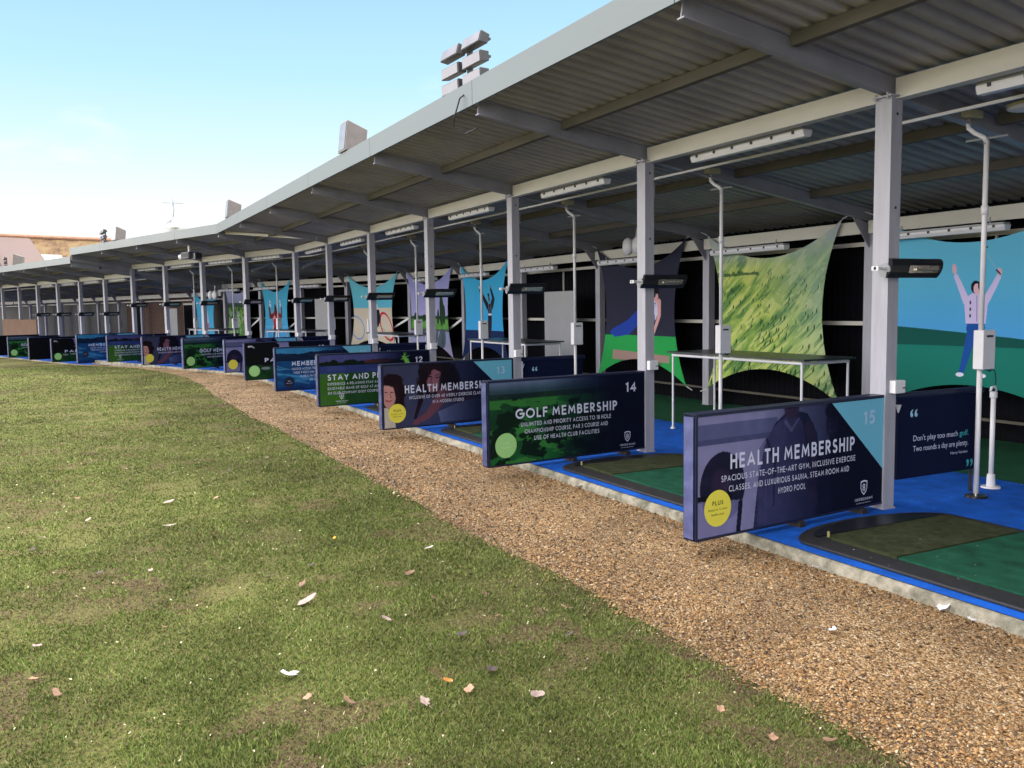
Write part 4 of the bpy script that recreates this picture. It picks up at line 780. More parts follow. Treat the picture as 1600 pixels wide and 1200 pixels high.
# tables
tb = thing('standing_table', 'long dark topped table on white tube legs behind the number 15 board', 'table', (0, 3, 0), 0, 'dark topped tube tables in the bays')
X0, X1, Y0, Y1 = 1.22, 1.95, -.98, 1.28
MB().box((X0, Y0, .935), (X1, Y1, .955)).build('table_top', M_tbl, tb)
MB().tube([(X0 + .04, Y0 + .06, .91), (X0 + .04, Y1 - .06, .91)], .016, 8).tube([(X1 - .04, Y0 + .06, .91), (X1 - .04, Y1 - .06, .91)], .016, 8).tube([(X0 + .04, Y0 + .07, .91), (X1 - .04, Y0 + .07, .91)], .016, 8).tube([(X0 + .04, Y1 - .07, .91), (X1 - .04, Y1 - .07, .91)], .016, 8).build('tube_frame', M_wpole, tb)
for (a_, b_) in ((X0 + .04, Y0 + .07), (X1 - .04, Y0 + .07), (X0 + .04, Y1 - .07), (X1 - .04, Y1 - .07)): MB().tube([(a_, b_, 0), (a_, b_, .91)], .0135, 10).cone((a_, b_, 0.001), .032, .026, .02, 12).build('leg', M_wpole, tb)
for k, l in ((12, 'dark topped table behind the number 13 board'), (10, 'dark topped table behind the number 12 board'), (8, 'small dark topped table beyond the bend, in front of the red figure banner'), (6, 'farthest dark topped table, near the blue banner at the left')): dup(tb, fpt(FR, k, 0), FR[k][1], l)
# hitting mats
hm = thing('hitting_mat', 'nearest hitting mat, olive and green turf on black rubber, right of the number 15 board', 'hitting mat', (0, -3, 0), 0, 'hitting mats in the bays')
b = MB(); pts = [(-1.30, .55), (.14, .55), (.14, 2.5)]; n = 20
pts += [(-.58 + .72 * math.cos(t_), 2.5 + .30 * math.sin(t_)) for t_ in [math.pi * i / n for i in range(1, n)]] + [(-1.30, 2.5)]
nn = len(pts); b.add([(*p, .003) for p in pts] + [(*p, .022) for p in pts], [tuple(range(nn))[::-1], tuple(range(nn, 2*nn))] + [(i, (i+1) % nn, nn + (i+1) % nn, nn + i) for i in range(nn)]); b.build('rubber_base', M_rub, hm, bevel=.006)
tr = MB(); pts2 = [(-.56 + .60 * math.cos(t_), 2.53 + .20 * math.sin(t_)) for t_ in [math.pi * i / n for i in range(n + 1)]]; pts3 = [(-.56 + .50 * math.cos(t_), 2.55 + .13 * math.sin(t_)) for t_ in [math.pi * i / n for i in range(n + 1)]]
m2 = len(pts2); tr.add([(*p, .034) for p in pts2] + [(*p, .026) for p in pts3], [(i, i+1, m2+i+1, m2+i) for i in range(m2-1)] + [tuple(range(m2, 2*m2))]); tr.build('ball_tray', M_dark, hm, smooth=True)
MB().box((-1.12, 1.96, .022), (.02, 2.50, .040)).build('olive_turf', M_turfo, hm)
MB().box((-1.12, .62, .022), (.02, 1.95, .034)).build('green_turf', M_turfg, hm)
MB().tube([(-1.13, 2.47, .04), (-1.13, 2.47, .075)], .009, 8).build('rubber_tee', mat('tee_rubber', (.25, .22, .08), .6), hm)
b = MB(); [b.add([(-.62 + .11 * math.cos(2*math.pi*i/14 + .3) * (1 + .3 * math.sin(i * 2.3)), 1.33 + .07 * math.sin(2*math.pi*i/14) * (1 + .3 * math.cos(i * 3.1)), .0352) for i in range(14)], [tuple(range(14))])]; b.build('worn_spot', mat('worn_turf', (.045, .12, .085), .9, var=.6, scale=40), hm)
MN = {15: 'hitting mat between the number 15 and number 14 boards', 14: 'hitting mat seen between the number 14 and number 13 boards', 13: 'hitting mat glimpsed between the number 13 and number 12 boards', 12: 'hitting mat glimpsed between the number 12 and nearer blue boards'}
for k in MN: dup(hm, fpt(FR, k, 0), 0, MN[k])
# rubbing marks: stray balls bits on carpet are left as crumbs
# short post on the right
sp = thing('short_post', 'short white post on a bolted base plate right of the quote panel', 'post', (1.27, .02, 0))
MB().tube([(0, 0, .02), (0, 0, .76)], .019, 14).build('tube', M_wpole, sp, smooth=True)
MB().cone((0, 0, .003), .075, .07, .012, 20).cone((0, 0, .014), .034, .03, .10, 14).build('base_plate', M_wpole, sp)
MB().cone((0, 0, .74), .028, .028, .05, 14).tube([(0, -.02, .80), (-.03, -.03, .835), (-.07, -.03, .83), (-.085, -.03, .80)], .010, 8).build('hook_clamp', M_white, sp)
MB().tube([(-.02, -.02, .80), (-.05, -.05, .90), (-.14, -.10, .97), (-.25, -.14, 1.0)], .004, 6).build('lead', M_clip, sp)
# oval lamps
el = thing('spotlight', 'oval beige bulkhead lamp under the roof beside the nearest pole, upper right', 'lamp', (.93, -.42, 2.93))
MB().ell((0, 0, 0), (.10, .17, .04)).build('lens', M_white, el, smooth=True); MB().ell((0, 0, .022), (.105, .18, .025)).tube([(0, 0, .02), (0, 0, .09)], .02).build('housing', M_beige, el, smooth=True)
def twin(label, loc, rz_=0):
    t = thing('emergency_light', label, 'lamp', loc, rz_)
    for s in (-1, 1): MB().ell((-.06, s * .13, 0), (.075, .11, .14)).build('lamp_head', M_white, t, smooth=True)
    MB().box((-.03, -.08, -.10), (.06, .08, .10)).tube([(0, 0, .05), (.02, 0, .28)], .015, 8).build('mount', M_white, t)
twin('white twin headed emergency lamp under the roof left of the number 14 board post', (2.6, 6.9, 2.44))
twin('small white twin lamp behind the middle distance women board post', fpt(FR, 7, .35, 2.0), FR[7][1])

# floodlights
def flood(label, loc, rz_, tilt=.12, s=1.):
    t = thing('floodlight', label, 'floodlight', loc, rz_, 'square floodlights on the roof edge')
    b = MB(); W_, H_ = .17 * s, .20 * s; z = .12 + H_
    def P(x, y_, z_): return (x * math.cos(tilt) + z_ * math.sin(tilt), y_, z + z_ * math.cos(tilt) - x * math.sin(tilt))
    q = [P(-.10, y_, z_) for y_, z_ in ((-W_, -H_), (W_, -H_), (W_, H_), (-W_, H_))] + [P(.20, y_ * .66, z_ * .66) for y_, z_ in ((-W_, -H_), (W_, -H_), (W_, H_), (-W_, H_))]
    b.add(q, [(0, 1, 2, 3), (7, 6, 5, 4), (0, 4, 5, 1), (1, 5, 6, 2), (2, 6, 7, 3), (3, 7, 4, 0)]).build('housing', MATS.get('flood_grey') or mat('flood_grey', (.20, .175, .17), .45), t, bevel=.01)
    f = MB().add([P(-.106, y_ * .86, z_ * .88) for y_, z_ in ((-W_, -H_), (W_, -H_), (W_, H_), (-W_, H_))], [(0, 1, 2, 3)]); f.build('glass', MATS.get('flood_glass') or mat('flood_glass', (.22, .225, .27), .2), t)
    MB().box((-.02, -.03, 0), (.05, .03, .14)).box((-.06, -.14, .13), (.04, .14, .15)).build('bracket', MATS['flood_grey'], t, bevel=.004)
zr_ = lambda v: rz(v) + .19
flood('single square floodlight on the near roof edge, left of the six lamp cluster', (-1.85, 7.12, zr_(-1.85)), R(0))
flood('thin looking square floodlight on the roof edge just before the roof bends', (-1.85, 16.25, zr_(-1.85)), R(0))
q = fpt(FR, 7, -1.85).lerp(fpt(FR, 6, -1.85), .55); flood('square floodlight on the farther roof edge in front of the house roof ridge', (q.x, q.y, zr_(-1.85)), R(17))
q = fpt(FRC, 3, -1.8).lerp(fpt(FRC, 2, -1.8), .4); flood('white backed square floodlight on the lower roof in front of the tiled house', (q.x, q.y, zr_(-1.8) + ZR), R(-20))
def cluster(label, loc, rz_, s=1.):
    t = thing('floodlight_cluster', label, 'floodlight', loc, rz_, 'clusters of six small floodlights')
    for i in range(2):
        for j in range(3):
            y_, z_ = (-.225 + .45 * i) * s, (.155 + .155 * j) * s; ti = .25 if j == 2 else -.05
            h_ = MB(); q = []
            for xx, f in ((-.07, 1), (.02, .85)):
                for a_, b_ in ((-.185, -.052), (.185, -.052), (.185, .052), (-.185, .052)): q.append(((xx * math.cos(ti) + b_ * math.sin(ti)) * s, y_ + a_ * s, z_ + (b_ * math.cos(ti) * f - xx * math.sin(ti)) * s))
            hd = h_.add(q, [(0, 1, 2, 3), (7, 6, 5, 4), (0, 4, 5, 1), (1, 5, 6, 2), (2, 6, 7, 3), (3, 7, 4, 0)]).build('lamp_head', MATS['flood_head'], t, bevel=.006)
            m0 = [sum(q[g][c_] for g in range(4)) / 4 for c_ in range(3)]; MB().add([(m0[0] + (q[g][0] - m0[0]) * .9 - .004, m0[1] + (q[g][1] - m0[1]) * .93, m0[2] + (q[g][2] - m0[2]) * .84) for g in range(4)], [(0, 1, 2, 3)]).build('glass', mat('flood_face', (.20, .195, .24), .3), hd)
    MB().box((.02, -.03, 0), (.055, .03, .52 * s)).box((.022, -.40 * s, .145 * s), (.045, .40 * s, .165 * s)).box((.022, -.40 * s, .30 * s), (.045, .40 * s, .32 * s)).box((.022, -.40 * s, .455 * s), (.045, .40 * s, .475 * s)).build('bracket', mat('flood_bracket', (.05, .05, .06), .5), t)
    MB().box((.0, -.16, -.01), (.2, .12, .03)).build('base', MATS['flood_bracket'], t)
    return t
mat('flood_head', (.055, .053, .06), .5)
t = cluster('cluster of six box floodlights on the near roof edge with a hanging black cable', (-1.86, 3.30, zr_(-1.86) + .02), R(3))
MB().tube([(-.05, -.12, .05), (-.13, -.10, -.02), (-.15, -.02, -.18), (-.14, .02, -.27), (-.05, -.04, -.33), (.02, -.16, -.29)], .008, 6).build('cable', M_clip, t)
q = fpt(FR, 6, -1.8); cluster('small cluster of box floodlights on the roof edge before the tiled roof skylight', (q.x, q.y, zr_(-1.8)), R(5))
q = fpt(FRC, 2, -1.8); cluster('farthest cluster of box floodlights on the lower roof by the pink roof', (q.x, q.y, zr_(-1.8) + ZR), R(5), .9)
# projector hung under the eave
pj = thing('projector', 'grey camera and lamp unit hanging beneath the eave at the bend', 'projector', (*fpt(FR, 8, -1.55).xy, 3.0), R(17))
MB().box((-.14, -.20, -.10), (.16, .26, .07)).build('housing', MATS['flood_head'], pj, bevel=.012)
for i in range(6): MB().box((-.146, -.16 + .07 * i, -.06), (-.1405, -.12 + .07 * i, .04)).build('vent', M_clip, pj)
MB().tube([(-.02, .26, -.02), (-.10, .40, -.05)], .075, 14).build('lens_hood', M_white, pj); MB().tube([(0, .05, .07), (0, .05, .26)], .03, 10).build('hanger', M_white, pj)
MB().box((-.06, -.42, -.12), (.12, -.21, .03)).build('rear_unit', M_dark, pj)

# ------------------------------------------------------------------ printed sails on the rear frame
def sail_art(kind, U, Z):
    nz = vnoise(U, Z, 2.5, 4); f = vnoise(U, Z, 11, 6)
    if kind == 'golfer':
        a = Art(U, Z, '4FA6D0'); a.m(np.clip((Z - 1.2) / 1.3, 0, 1), '6FBCD4', .8); a.m(np.clip((1.7 - Z) / .6, 0, 1), '4C97D8', .8)
        hz_ = 1.27 - .075 * U; a.m(Z < hz_, '14504A'); a.m(Z < 1.035, '1C7468'); a.m(np.clip((.9 - Z) / .5, 0, 1) * (Z < 1.03), '1A6A5E', .7)
        a.ln([(1.29, 1.25), (1.22, .78)], .065, .035, '1F4E9C'); a.ln([(1.36, 1.25), (1.44, .78)], .065, .035, '1F4E9C'); a.poly([(1.22, 1.30), (1.43, 1.30), (1.44, 1.2), (1.21, 1.2)], '1F4E9C')
        a.el(1.20, .735, .05, .022, 'D8D8EE'); a.el(1.47, .735, .05, .022, 'D8D8EE')
        a.poly([(1.20, 1.28), (1.44, 1.28), (1.47, 1.56), (1.36, 1.60), (1.28, 1.60), (1.17, 1.54)], 'C7BCE4'); a.ln([(1.20, 1.52), (1.09, 1.78)], .042, .028, 'C7BCE4'); a.ln([(1.44, 1.52), (1.60, 1.76)], .042, .028, 'C7BCE4')
        a.el(1.075, 1.86, .028, .055, 'D6A6B4'); a.el(1.615, 1.81, .028, .04, 'D6A6B4'); a.el(1.325, 1.66, .062, .07, '191A22'); a.el(1.335, 1.64, .042, .058, 'D9B0BE'); a.el(1.38, 1.67, .03, .05, '191A22')
        for z_ in (1.50, 1.43, 1.36): a.el(1.25, z_, .010, .022, '20222E')
        a.ln([(1.33, 1.57), (1.33, 1.3)], .004, .004, '7F76A8'); a.ln([(1.61, 1.78), (1.45, 2.06)], .004, .004, '8FB4C8'); a.ln([(1.45, 2.06), (1.50, 2.07)], .014, .008, '1A1A22'); a.ln([(1.58, 1.83), (1.62, 1.79)], .009, .009, '15151C')
    elif kind == 'fairway':
        al_ = U * .80 + Z * .60; ac = -U * .60 + Z * .80 + 3
        a = Art(U, Z, '8CA852'); st = vnoise(al_ * .8, ac * 3.2, 2.6, 15, 4); a.m(np.clip((st - .50) * 7, 0, 1), 'B9C46C', .9); a.m(np.clip((.47 - st) * 7, 0, 1), '5E8648', .9)
        s2_ = vnoise(al_ * 1.1, ac * 6.5, 2.4, 27, 3); a.m(np.clip((s2_ - .60) * 12, 0, 1), 'C8CE80', .7); a.m(np.clip((.37 - s2_) * 12, 0, 1), '40683E', .75); a.m(vnoise(U, Z, 5, 91, 3) > .66, '7E9A4C', .6)
        k = np.clip((U - 1.1) / 1.2 + (Z - 1.5) * .5, 0, 1); a.m(k, '97ADA6', .6); a.m(np.clip((Z - 1.95 - .06 * U) / .3, 0, 1), 'A3AABA', .85); a.m((Z > 1.90 + .1 * (nz - .5)) & (Z < 1.96 + .12 * (f - .5)) & (U < 1.1), '2E4A34', .7)
        rg = np.random.default_rng(5)
        for i in range(380):
            q = rg.uniform(.1, 2.6); z_ = rg.uniform(.25, 1.98); cl = .5 + .5 * math.sin(q * 5 + z_ * 7)
            if rg.random() > .25 + .65 * cl: continue
            s_ = (.012 + .018 * (2.0 - z_) / 1.5) * rg.uniform(.6, 1.3); a.ln([(q, z_), (q - s_ * 5, z_ - s_ * 3.6)], s_ * .6, s_ * .3, '3F6440', .55); [a.el(q + s_ * e1, z_ + s_ * e2, s_ * e3, s_ * e4, cc_, .8, soft=.5) for e1, e2, e3, e4, cc_ in ((0, .7, .7, 1.0, '28472F'), (.15, 1.5, .45, .9, '1E3A2A'), (-.3, .5, .5, .6, '3B5F3C'))]
        a.m(f > .66, 'C6CE84', .25)
    elif kind == 'gymnast':
        a = Art(U, Z, '2B2C3E'); a.m(Z < 1.02, '2A9A4E'); a.m((Z > .60) & (Z < .78 - .03 * U) & (U > .5) & (U < 2.2), '9C827C'); a.m((Z > .48) & (Z <= .60) & (U > .75) & (U < 2.0), '5A4A46', .5)
        a.poly([(.40, 1.06), (.55, .98), (.95, 1.03), (1.35, 1.30), (1.42, 1.52), (1.25, 1.5), (.9, 1.28), (.5, 1.13)], '23409E'); a.ln([(1.52, 1.72), (1.44, 1.64), (1.40, 1.5)], .055, .04, 'CF9C9C'); a.poly([(1.50, 1.70), (1.62, 1.76), (1.84, 1.56), (1.82, 1.40), (1.66, 1.22), (1.44, 1.14), (1.34, 1.24), (1.44, 1.5)], 'C9C6E4'); a.m((vnoise(U, Z, 11, 3) > .50) & (U > 1.38) & (U < 1.74) & (Z > 1.16) & (Z < 1.55), '28357C', .95)
        a.ln([(1.84, 1.56), (1.84, 1.36), (1.70, 1.12), (1.60, .92)], .062, .026, 'CF9C9C'); a.el(1.74, 1.66, .075, .10, 'CF9C9C', rot=.3); a.el(1.76, 1.77, .11, .07, '17141C', rot=-.2); a.el(1.70, 1.72, .05, .08, '17141C'); a.el(1.80, 1.62, .02, .008, '8A4550'); a.el(1.58, .84, .030, .07, '9BB2C8')
        for i in range(5): a.ring(1.44 + .05 * i, .69 - .02 * (i % 2), .024, .024, .004, 'C8C8D8')
    elif kind == 'figure':
        a = Art(U, Z, '3DA5D2'); a.m(np.clip((1.9 - Z) / .9, 0, 1), '3493D0', .8); a.m(Z < 1.0, '152650'); a.poly([(1.38, .75), (1.36, 1.2), (1.37, 1.42), (1.30, 1.60), (1.66, 1.60), (1.58, 1.42), (1.60, 1.2), (1.62, .75)], '1B1D2C')
        a.ln([(1.36, 1.55), (1.22, 1.70), (1.10, 1.86)], .085, .05, '1B1D2C'); a.ln([(1.60, 1.55), (1.74, 1.70), (1.66, 1.92)], .085, .05, '1B1D2C'); a.el(1.655, 1.97, .028, .05, '8A4E4A'); a.el(1.06, 1.94, .05, .11, '1B1D2C'); a.el(1.05, 1.98, .03, .05, 'C4CCDC'); a.el(1.48, 1.72, .05, .085, '6B3A36'); a.el(1.48, 1.80, .05, .04, '191A22')
        a.m((np.abs(Z - 1.36) < .02) & (U > 1.38) & (U < 1.58), 'C4CCDC'); a.ln([(1.42, 1.6), (1.44, 1.38)], .008, .008, '8890A8'); a.ln([(1.56, 1.6), (1.54, 1.38)], .008, .008, '8890A8')
    elif kind == 'lake':
        a = Art(U, Z, 'A3A1CE'); a.m(np.clip((Z - 1.1) / 1.2, 0, 1), '8D90C8', .8); a.m(np.clip((1.35 - Z) / .3, 0, 1), 'C2B6D6', .6); a.m((Z < 1.32 + .06 * (f - .5)) & (Z > 1.0), '24402C'); a.m((Z < 1.24) & (Z > .99), '5F9A48'); a.m((f > .5) & (Z < 1.24) & (Z > .99), '487C3C', .7); f = .5 + (f - .5) * .35
        a.m(Z < .99, '7C86AC'); a.m(np.clip((.99 - Z) / .5, 0, 1), 'A79FC2', .7); a.m((Z < .99) & (Z > .93), '3E4A3C', .8)
        for q, z0, w_, h_ in ((1.95, 1.15, .24, .72), (2.12, 1.15, .16, .45), (1.7, 1.15, .12, .34), (.5, 1.2, .2, .22), (.9, 1.2, .2, .16)):
            m_ = ((U - q) / w_ * (1.4 + .6 * (Z - z0) / h_)) ** 2 + ((Z - z0 - h_ * .45) / (h_ * .55)) ** 2 < 1 + 1.2 * (f - .5); a.m(m_, '223A28'); m_ = ((U - q) / w_ * 1.4) ** 2 + ((Z - .93 + h_ * .42) / (h_ * .5)) ** 2 < 1 + 1.2 * (f - .5); a.m(m_ & (Z < .98), '3A4A50', .8)
        a.el(1.36, .73, .014, .03, '141620'); a.el(1.22, .76, .01, .02, '141620')
    elif kind == 'cyclist':
        a = Art(U, Z, '5FB4CE'); a.m(Z < 1.55, 'C9BFAE'); a.m(np.clip((Z - 1.55) / .8, 0, 1) * (Z > 1.55), '6CC0D2', .8)
        Wd = U.max(); s = Wd / 2.67
        a.ring(.45 * s, .98, .40 * s, .28, .018, '6C93D0', rot=-.7); a.ring(2.0 * s, 1.02, .48 * s, .26, .024, 'C2283A', rot=-.75); a.ring(1.75 * s, .75, .5 * s, .2, .008, '4F9A78', rot=-.5)
        a.poly([(1.35 * s, 1.5), (1.55 * s, 1.5), (1.64 * s, 1.22), (1.52 * s, 1.0), (1.32 * s, 1.02), (1.36 * s, 1.25)], '1B1D2C'); a.el(1.42 * s, 1.58, .07, .09, 'C8CCE0'); a.ln([(1.4 * s, 1.4), (1.2 * s, 1.15)], .035, .025, '1B1D2C'); a.ln([(1.42 * s, 1.0), (1.36 * s, .78), (1.44 * s, .55)], .05, .03, 'CFA09C'); a.ring(1.36 * s, .62, .19 * s, .28, .022, '1B1D2C'); a.ln([(1.3 * s, .95), (1.5 * s, .55)], .016, .016, '3A4AA0'); a.ln([(1.5 * s, .95), (1.25 * s, .6)], .012, .012, 'DADCEA')
    elif kind == 'strong':
        a = Art(U, Z, '49A7CC'); a.m(np.clip((1.5 - Z) / .8, 0, 1), '4796D4', .8); a.m((Z < .55), '5FB0D8'); a.m((Z < .42), '14233F'); a.m((np.abs(Z - .98) < .01) | (np.abs(Z - .8) < .012), '7EC4E0', .6)
        a.el(1.15, 1.28, .30, .26, 'A8303C'); a.el(1.15, 1.0, .20, .22, 'A8303C'); a.m((f > .56) & (Z > .9) & (Z < 1.4) & (U > .9) & (U < 1.4), 'D6B8C8', .8); a.el(1.10, 1.52, .09, .20, '3A241C'); a.ln([(.88, 1.35), (.72, 1.3), (.68, 1.6)], .08, .055, '6A2A2E'); a.ln([(1.42, 1.35), (1.58, 1.3), (1.62, 1.6)], .08, .055, '6A2A2E')
        a.el(.74, 1.74, .06, .12, 'C6D0E4'); a.el(1.56, 1.74, .06, .12, 'C6D0E4'); a.el(.75, 1.76, .025, .03, '15151C'); a.el(1.56, 1.76, .025, .03, '15151C'); a.ln([(1.08, .9), (1.05, .5)], .07, .05, '3A241C'); a.ln([(1.24, .9), (1.28, .5)], .06, .045, 'C6D0E4')
    elif kind == 'hill':
        a = Art(U, Z, '6E9148'); a.m(np.clip((nz - .4) * 4, 0, 1), '4C7A3C', .8); a.m(Z > 1.75, '8388A8'); a.m((Z > 1.65) & (Z < 1.8), '3B4A44'); a.m((f > .56) & (Z > 1.0) & (Z < 1.7), '26402C', .8); a.m((vnoise(U, Z, 5, 77) > .6) & (Z < 1.5), 'A9AFC4', .5); a.m(np.clip((Z - 1.8) / .5, 0, 1), 'A6ABD0', .8)
    else:
        a = Art(U, Z, '49A9D0'); a.m(np.clip((1.3 - Z) / .8, 0, 1), '3E92C8', .6); a.m(Z < .8, '2E8F84'); a.ln([(1.25, 1.85), (1.3, 1.55), (1.33, 1.2)], .10, .08, 'BFC4E6'); a.ln([(1.33, 1.2), (1.36, .6)], .10, .07, 'D2466C'); a.el(1.24, 1.78, .05, .06, '2E5C9C')
    return a.lin()
def sail(kind, fr, k, j, label, dz=0, dzf=0, V_=3.1, nu=300, nv=230, frame_m=None):
    A_ = fpt(fr, k, V_); B_ = fpt(fr, j, V_); d = (B_ - A_); Lb = d.length; d.normalize(); n_ = Vector((d.y, -d.x, 0))      # A near (right), B far (left)
    g0, g1 = .14 + .0, .36
    if k == 15: g1 = .22
    near = A_ + d * (.29 if k != 15 else .29); far = B_ - d * .19
    if k <= 9: near = A_ + d * .3; far = B_ - d * .3
    W_ = (far - near).length
    t = thing('tension_banner', label, 'banner', (near.x, near.y, dzf), 0, 'tensioned picture banners on the rear wall')
    S, T = np.meshgrid(np.linspace(0, 1, nu), np.linspace(0, 1, nv)); q = S * (1 - S) * 4; p_ = T * (1 - T) * 4
    z0, z1 = .27, 2.53 - .0
    top = z1 - .40 * q; bot = z0 + .36 * q; Zz = bot * (1 - T) + top * T
    lft = .30 * p_; rgt = W_ - .30 * p_; Uu = lft * (1 - S) + rgt * S          # u from the far (left) side
    off = .10 * np.sin(S * math.pi) * np.sin(T * math.pi)
    Cc = sail_art(kind, Uu * 2.67 / W_, Zz)
    P = np.zeros(S.shape + (3,)); o_ = far - near
    P[..., 0] = o_.x + (-d.x) * Uu + n_.x * off; P[..., 1] = o_.y + (-d.y) * Uu + n_.y * off; P[..., 2] = Zz
    grid_mesh('printed_fabric', P, nu, nv, M_sail, Cc, parent=t)
    for (uu, zz) in ((0, z0), (0, z1), (W_, z0), (W_, z1)):
        c = o_ - d * uu; e = c + (d if uu == 0 else -d) * .14; MB().tube([(c.x, c.y, zz), (e.x, e.y, zz + (.05 if zz > 1 else -.05))], .006, 6).build('tie_cord', M_wpole, t)
    return t
SN = [('golfer', 15, 14, 'banner of a celebrating golfer in pink shirt and blue trousers, at the right edge', (420, 340)), ('fairway', 14, 13, 'green aerial fairway picture banner, between the two nearest posts', (420, 340)), ('gymnast', 13, 12, 'dark banner of a gymnast over green, behind the number 14 board post', (300, 240)),
      ('figure', 11, 10, 'blue banner of a figure in black with raised arms', (220, 180)), ('lake', 10, 9, 'banner of a tree reflected in a lake under lilac sky', (220, 180)), ('cyclist', 9, 8, 'banner of a cyclist before large coloured rings', (220, 180)),
      ('strong', 7, 6, 'small blue banner of a figure in red flexing both arms', (160, 130)), ('hill', 6, 5, 'small banner of a hillside under lilac sky', (140, 110))]
for (kd, k, j, lb, (nu_, nv_)) in SN: sail(kd, FR, k, j, lb, nu=nu_, nv=nv_)
sail('pinkfig', FRC, 5, 4, 'far left blue banner of a pale figure with pink legs', dz=ZR, dzf=ZF, nu=120, nv=100)
# grey leaning panels
def gpanel(fr, k, j, f, label, zf=0, wd=.62, h_=1.65, z0=.35):
    A_ = fpt(fr, k, 2.95); B_ = fpt(fr, j, 2.95); c = A_.lerp(B_, f); a = fr[j][1]; t = thing('grey_board', label, 'board', (c.x, c.y, zf), a)
    MB().box((0, -wd, z0), (.03, wd, z0 + h_)).build('panel', M_grey, t); MB().box((.03, -wd * .8, 0), (.06, -wd * .7, z0 + h_ * .8)).box((.03, wd * .7, 0), (.06, wd * .8, z0 + h_ * .8)).build('support', M_raft, t)
    if zf == 0 and k == 12:  # chevron plate
        b = MB(); 
        for i in range(7):
            for jj in range(17): y0 = -wd + .05 + i * .145 + (.07 if jj % 2 else 0); zz = z0 + .05 + jj * .08; b.add([(-.002, y0, zz), (-.002, y0 + .012, zz), (-.002, y0 + .04, zz + .05), (-.002, y0 + .028, zz + .05)], [(3, 2, 1, 0)])
        b.build('raised_pattern', M_raft, t)['kind'] = 'stuff'
gpanel(FR, 12, 11, .30, 'larger grey patterned board standing against the black rear wall', h_=1.45, wd=.56)
gpanel(FR, 8, 7, .30, 'smaller plain grey board against the rear wall beyond the bend', wd=.50, h_=1.5)
gpanel(FRC, 4, 3, .5, 'farthest small grey board, left of the blue banner with pink legs', ZF, .42, 1.5)

# ------------------------------------------------------------------ far left: timber screen, house, cupola
tf = thing('timber_fence', 'brown vertical timber board screen at the far left bay', 'fence', (*fpt(FRC, 1, -.1).xy, ZF), 0)
A_ = Vector((0, 0, 0)); d = tB
for i in range(16):
    a0 = d * (.10 + .30 * i); n_ = Vector((d.y, -d.x, 0)); hh = 1.50 + random.uniform(-.02, .02); b = MB(); w_ = d * .29; tk = n_ * .02
    b.add([(*a0.xy, .0), (*(a0 + w_).xy, 0), (*(a0 + w_ + tk).xy, 0), (*(a0 + tk).xy, 0), (*a0.xy, hh), (*(a0 + w_).xy, hh), (*(a0 + w_ + tk).xy, hh), (*(a0 + tk).xy, hh)], [(0,3,2,1),(4,5,6,7),(0,1,5,4),(1,2,6,5),(2,3,7,6),(3,0,4,7)]); b.build('board', M_wood, tf)
for zz in (.35, 1.15): MB().sweep([(0, 0), (.04, 0), (.04, .08), (0, .08)], [(d * .1 + Vector((.03, 0, zz))), (d * 4.9 + Vector((.03, 0, zz)))]).build('rail', M_wood, tf)
def tile_mat():
    m = bpy.data.materials.new('roof_tiles'); m.use_nodes = True; t = m.node_tree; b = t.nodes['Principled BSDF']; co = N(t, 'ShaderNodeTexCoord'); n = N(t, 'ShaderNodeTexNoise'); n.inputs['Scale'].default_value = 1.1; n.inputs['Detail'].default_value = 10; n.inputs['Roughness'].default_value = .72; t.links.new(co.outputs['Object'], n.inputs[0])
    r = N(t, 'ShaderNodeValToRGB'); t.links.new(n.outputs[0], r.inputs[0])
    RP = [(.38, (.09, .05, .03)), (.47, (.20, .12, .065)), (.55, (.24, .165, .075)), (.66, (.26, .19, .14))]
    while len(r.color_ramp.elements) < 4: r.color_ramp.elements.new(.5)
    for e, (p, c) in zip(r.color_ramp.elements, RP): e.position = p; e.color = (*c, 1)
    t.links.new(r.outputs[0], b.inputs['Base Color']); b.inputs['Roughness'].default_value = .85
    wv = N(t, 'ShaderNodeTexWave', bands_direction='Z'); wv.inputs['Scale'].default_value = 1.6; t.links.new(co.outputs['Object'], wv.inputs[0]); bp = N(t, 'ShaderNodeBump'); bp.inputs['Strength'].default_value = .5; t.links.new(wv.outputs[1], bp.inputs['Height']); t.links.new(bp.outputs[0], b.inputs['Normal']); return m
hs = thing('tiled_house', 'house with mossy orange tiled roof and open skylight behind the far shelter', 'house', (-6.29, 92.3, -1.2)); hs.scale = (1.5, 1.5, 1.5)
def slab(pts, th_, m, nm, parent):
    n = len(pts); b = MB(); b.add([tuple(p) for p in pts] + [(p[0], p[1], p[2] - th_) for p in pts], [tuple(range(n)), tuple(range(n, 2*n))[::-1]] + [(i, n+i, n+(i+1) % n, (i+1) % n) for i in range(n)]); return b.build(nm, m, parent)
rf = slab([(-22, -5.5, 1.9), (16, -5.5, 1.7), (12, 0, 6.35), (-24, .3, 7.25)], .12, tile_mat(), 'roof', hs)
slab([(-24, .35, 7.25), (12, .05, 6.35), (16, 5.5, 1.7), (-22, 5.5, 1.9)], .12, MATS.get('x') or bpy.data.materials['roof_tiles'], 'roof', hs)
MB().box((-22, -5, -.2), (15, 5, 2.1)).build('wall', M_brick, hs)
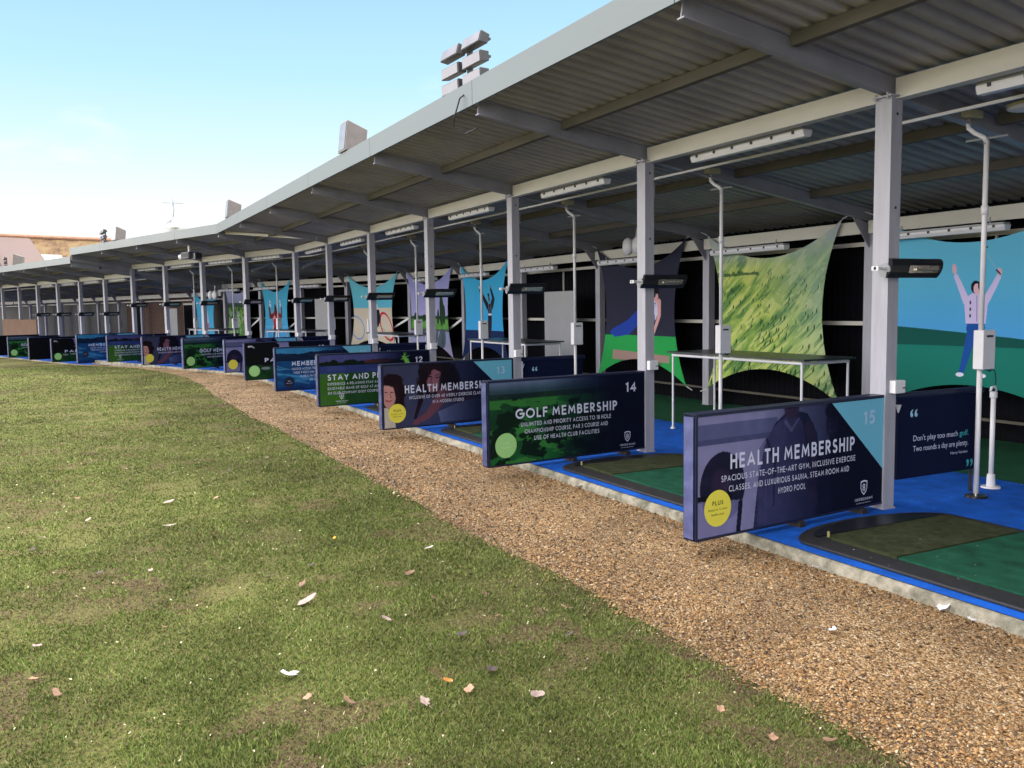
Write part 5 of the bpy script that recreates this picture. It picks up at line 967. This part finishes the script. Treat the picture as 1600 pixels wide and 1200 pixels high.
MB().tube([(-24, .15, 7.28), (12, .02, 6.38)], .14, 8).build('ridge_tiles', mat('ridge', (.40, .22, .15), .8, var=.3), hs)
sk = slab([(-.6 + .3, -2.9, 4.55), (1.0 + .3, -2.9, 4.5), (.7 + .2, -1.9, 5.45), (-1.0 + .2, -1.9, 5.5)], .06, mat('skylight_glass', (.62, .66, .66), .1), 'skylight', hs)
MB().add([(-.32, -2.92, 4.5), (-.82, -1.88, 5.46), (-.95, -1.9, 5.30), (-.45, -3.0, 4.2)], [(0, 1, 2, 3)]).build('frame', M_clip, sk)
h2 = thing('slate_house', 'building with smooth pinkish grey roof at the extreme left', 'house', (-16.8, 83.3, -1.2)); h2.scale = (1.5, 1.5, 1.5)
slab([(-14, -5, 1.2), (9.3, -5, 1.0), (6.3, 0, 6.15), (-14, 0, 6.75)], .15, mat('pink_slate', (.21, .155, .145), .7, var=.06, scale=.6), 'roof', h2)
slab([(-14, .05, 6.75), (6.3, .05, 6.15), (8.0, 5, 1.0), (-14, 5, 1.2)], .15, MATS['pink_slate'], 'roof', h2); MB().box((-13, -4.5, -.2), (5, 4.5, 1.3)).build('wall', M_brick, h2)
MB().tube([(6.6, -5, 1.18), (4.1, -.1, 6.2)], .05, 6).build('lead_seam', mat('lead', (.16, .13, .13), .6), h2)
cu = thing('cupola', 'faint white cupola with weathervane rising behind the far roof', 'cupola', (3.0, 70, 0))
MB().box((-.65, -.65, 0), (.65, .65, 8.05)).build('tower', M_white, cu); MB().cone((0, 0, 8.05), .98, .90, .12, 4).build('cornice', M_white, cu)
MB().cone((0, 0, 8.17), .45, .04, .8, 8).build('dome', mat('lead_grey', (.35, .36, .4), .5), cu)
v_ = MB().tube([(0, 0, 8.6), (.02, 0, 9.4), (0, 0, 10.3)], .035, 6); v_.tube([(-.75, 0, 10.0), (.75, 0, 10.0)], .03, 6); v_.tube([(0, -.7, 9.9), (0, .7, 9.9)], .03, 6); v_.tube([(-.55, 0, 8.4), (-.1, 0, 8.75), (.05, 0, 9.5)], .05, 6); v_.build('weathervane', MATS['lead_grey'], cu)
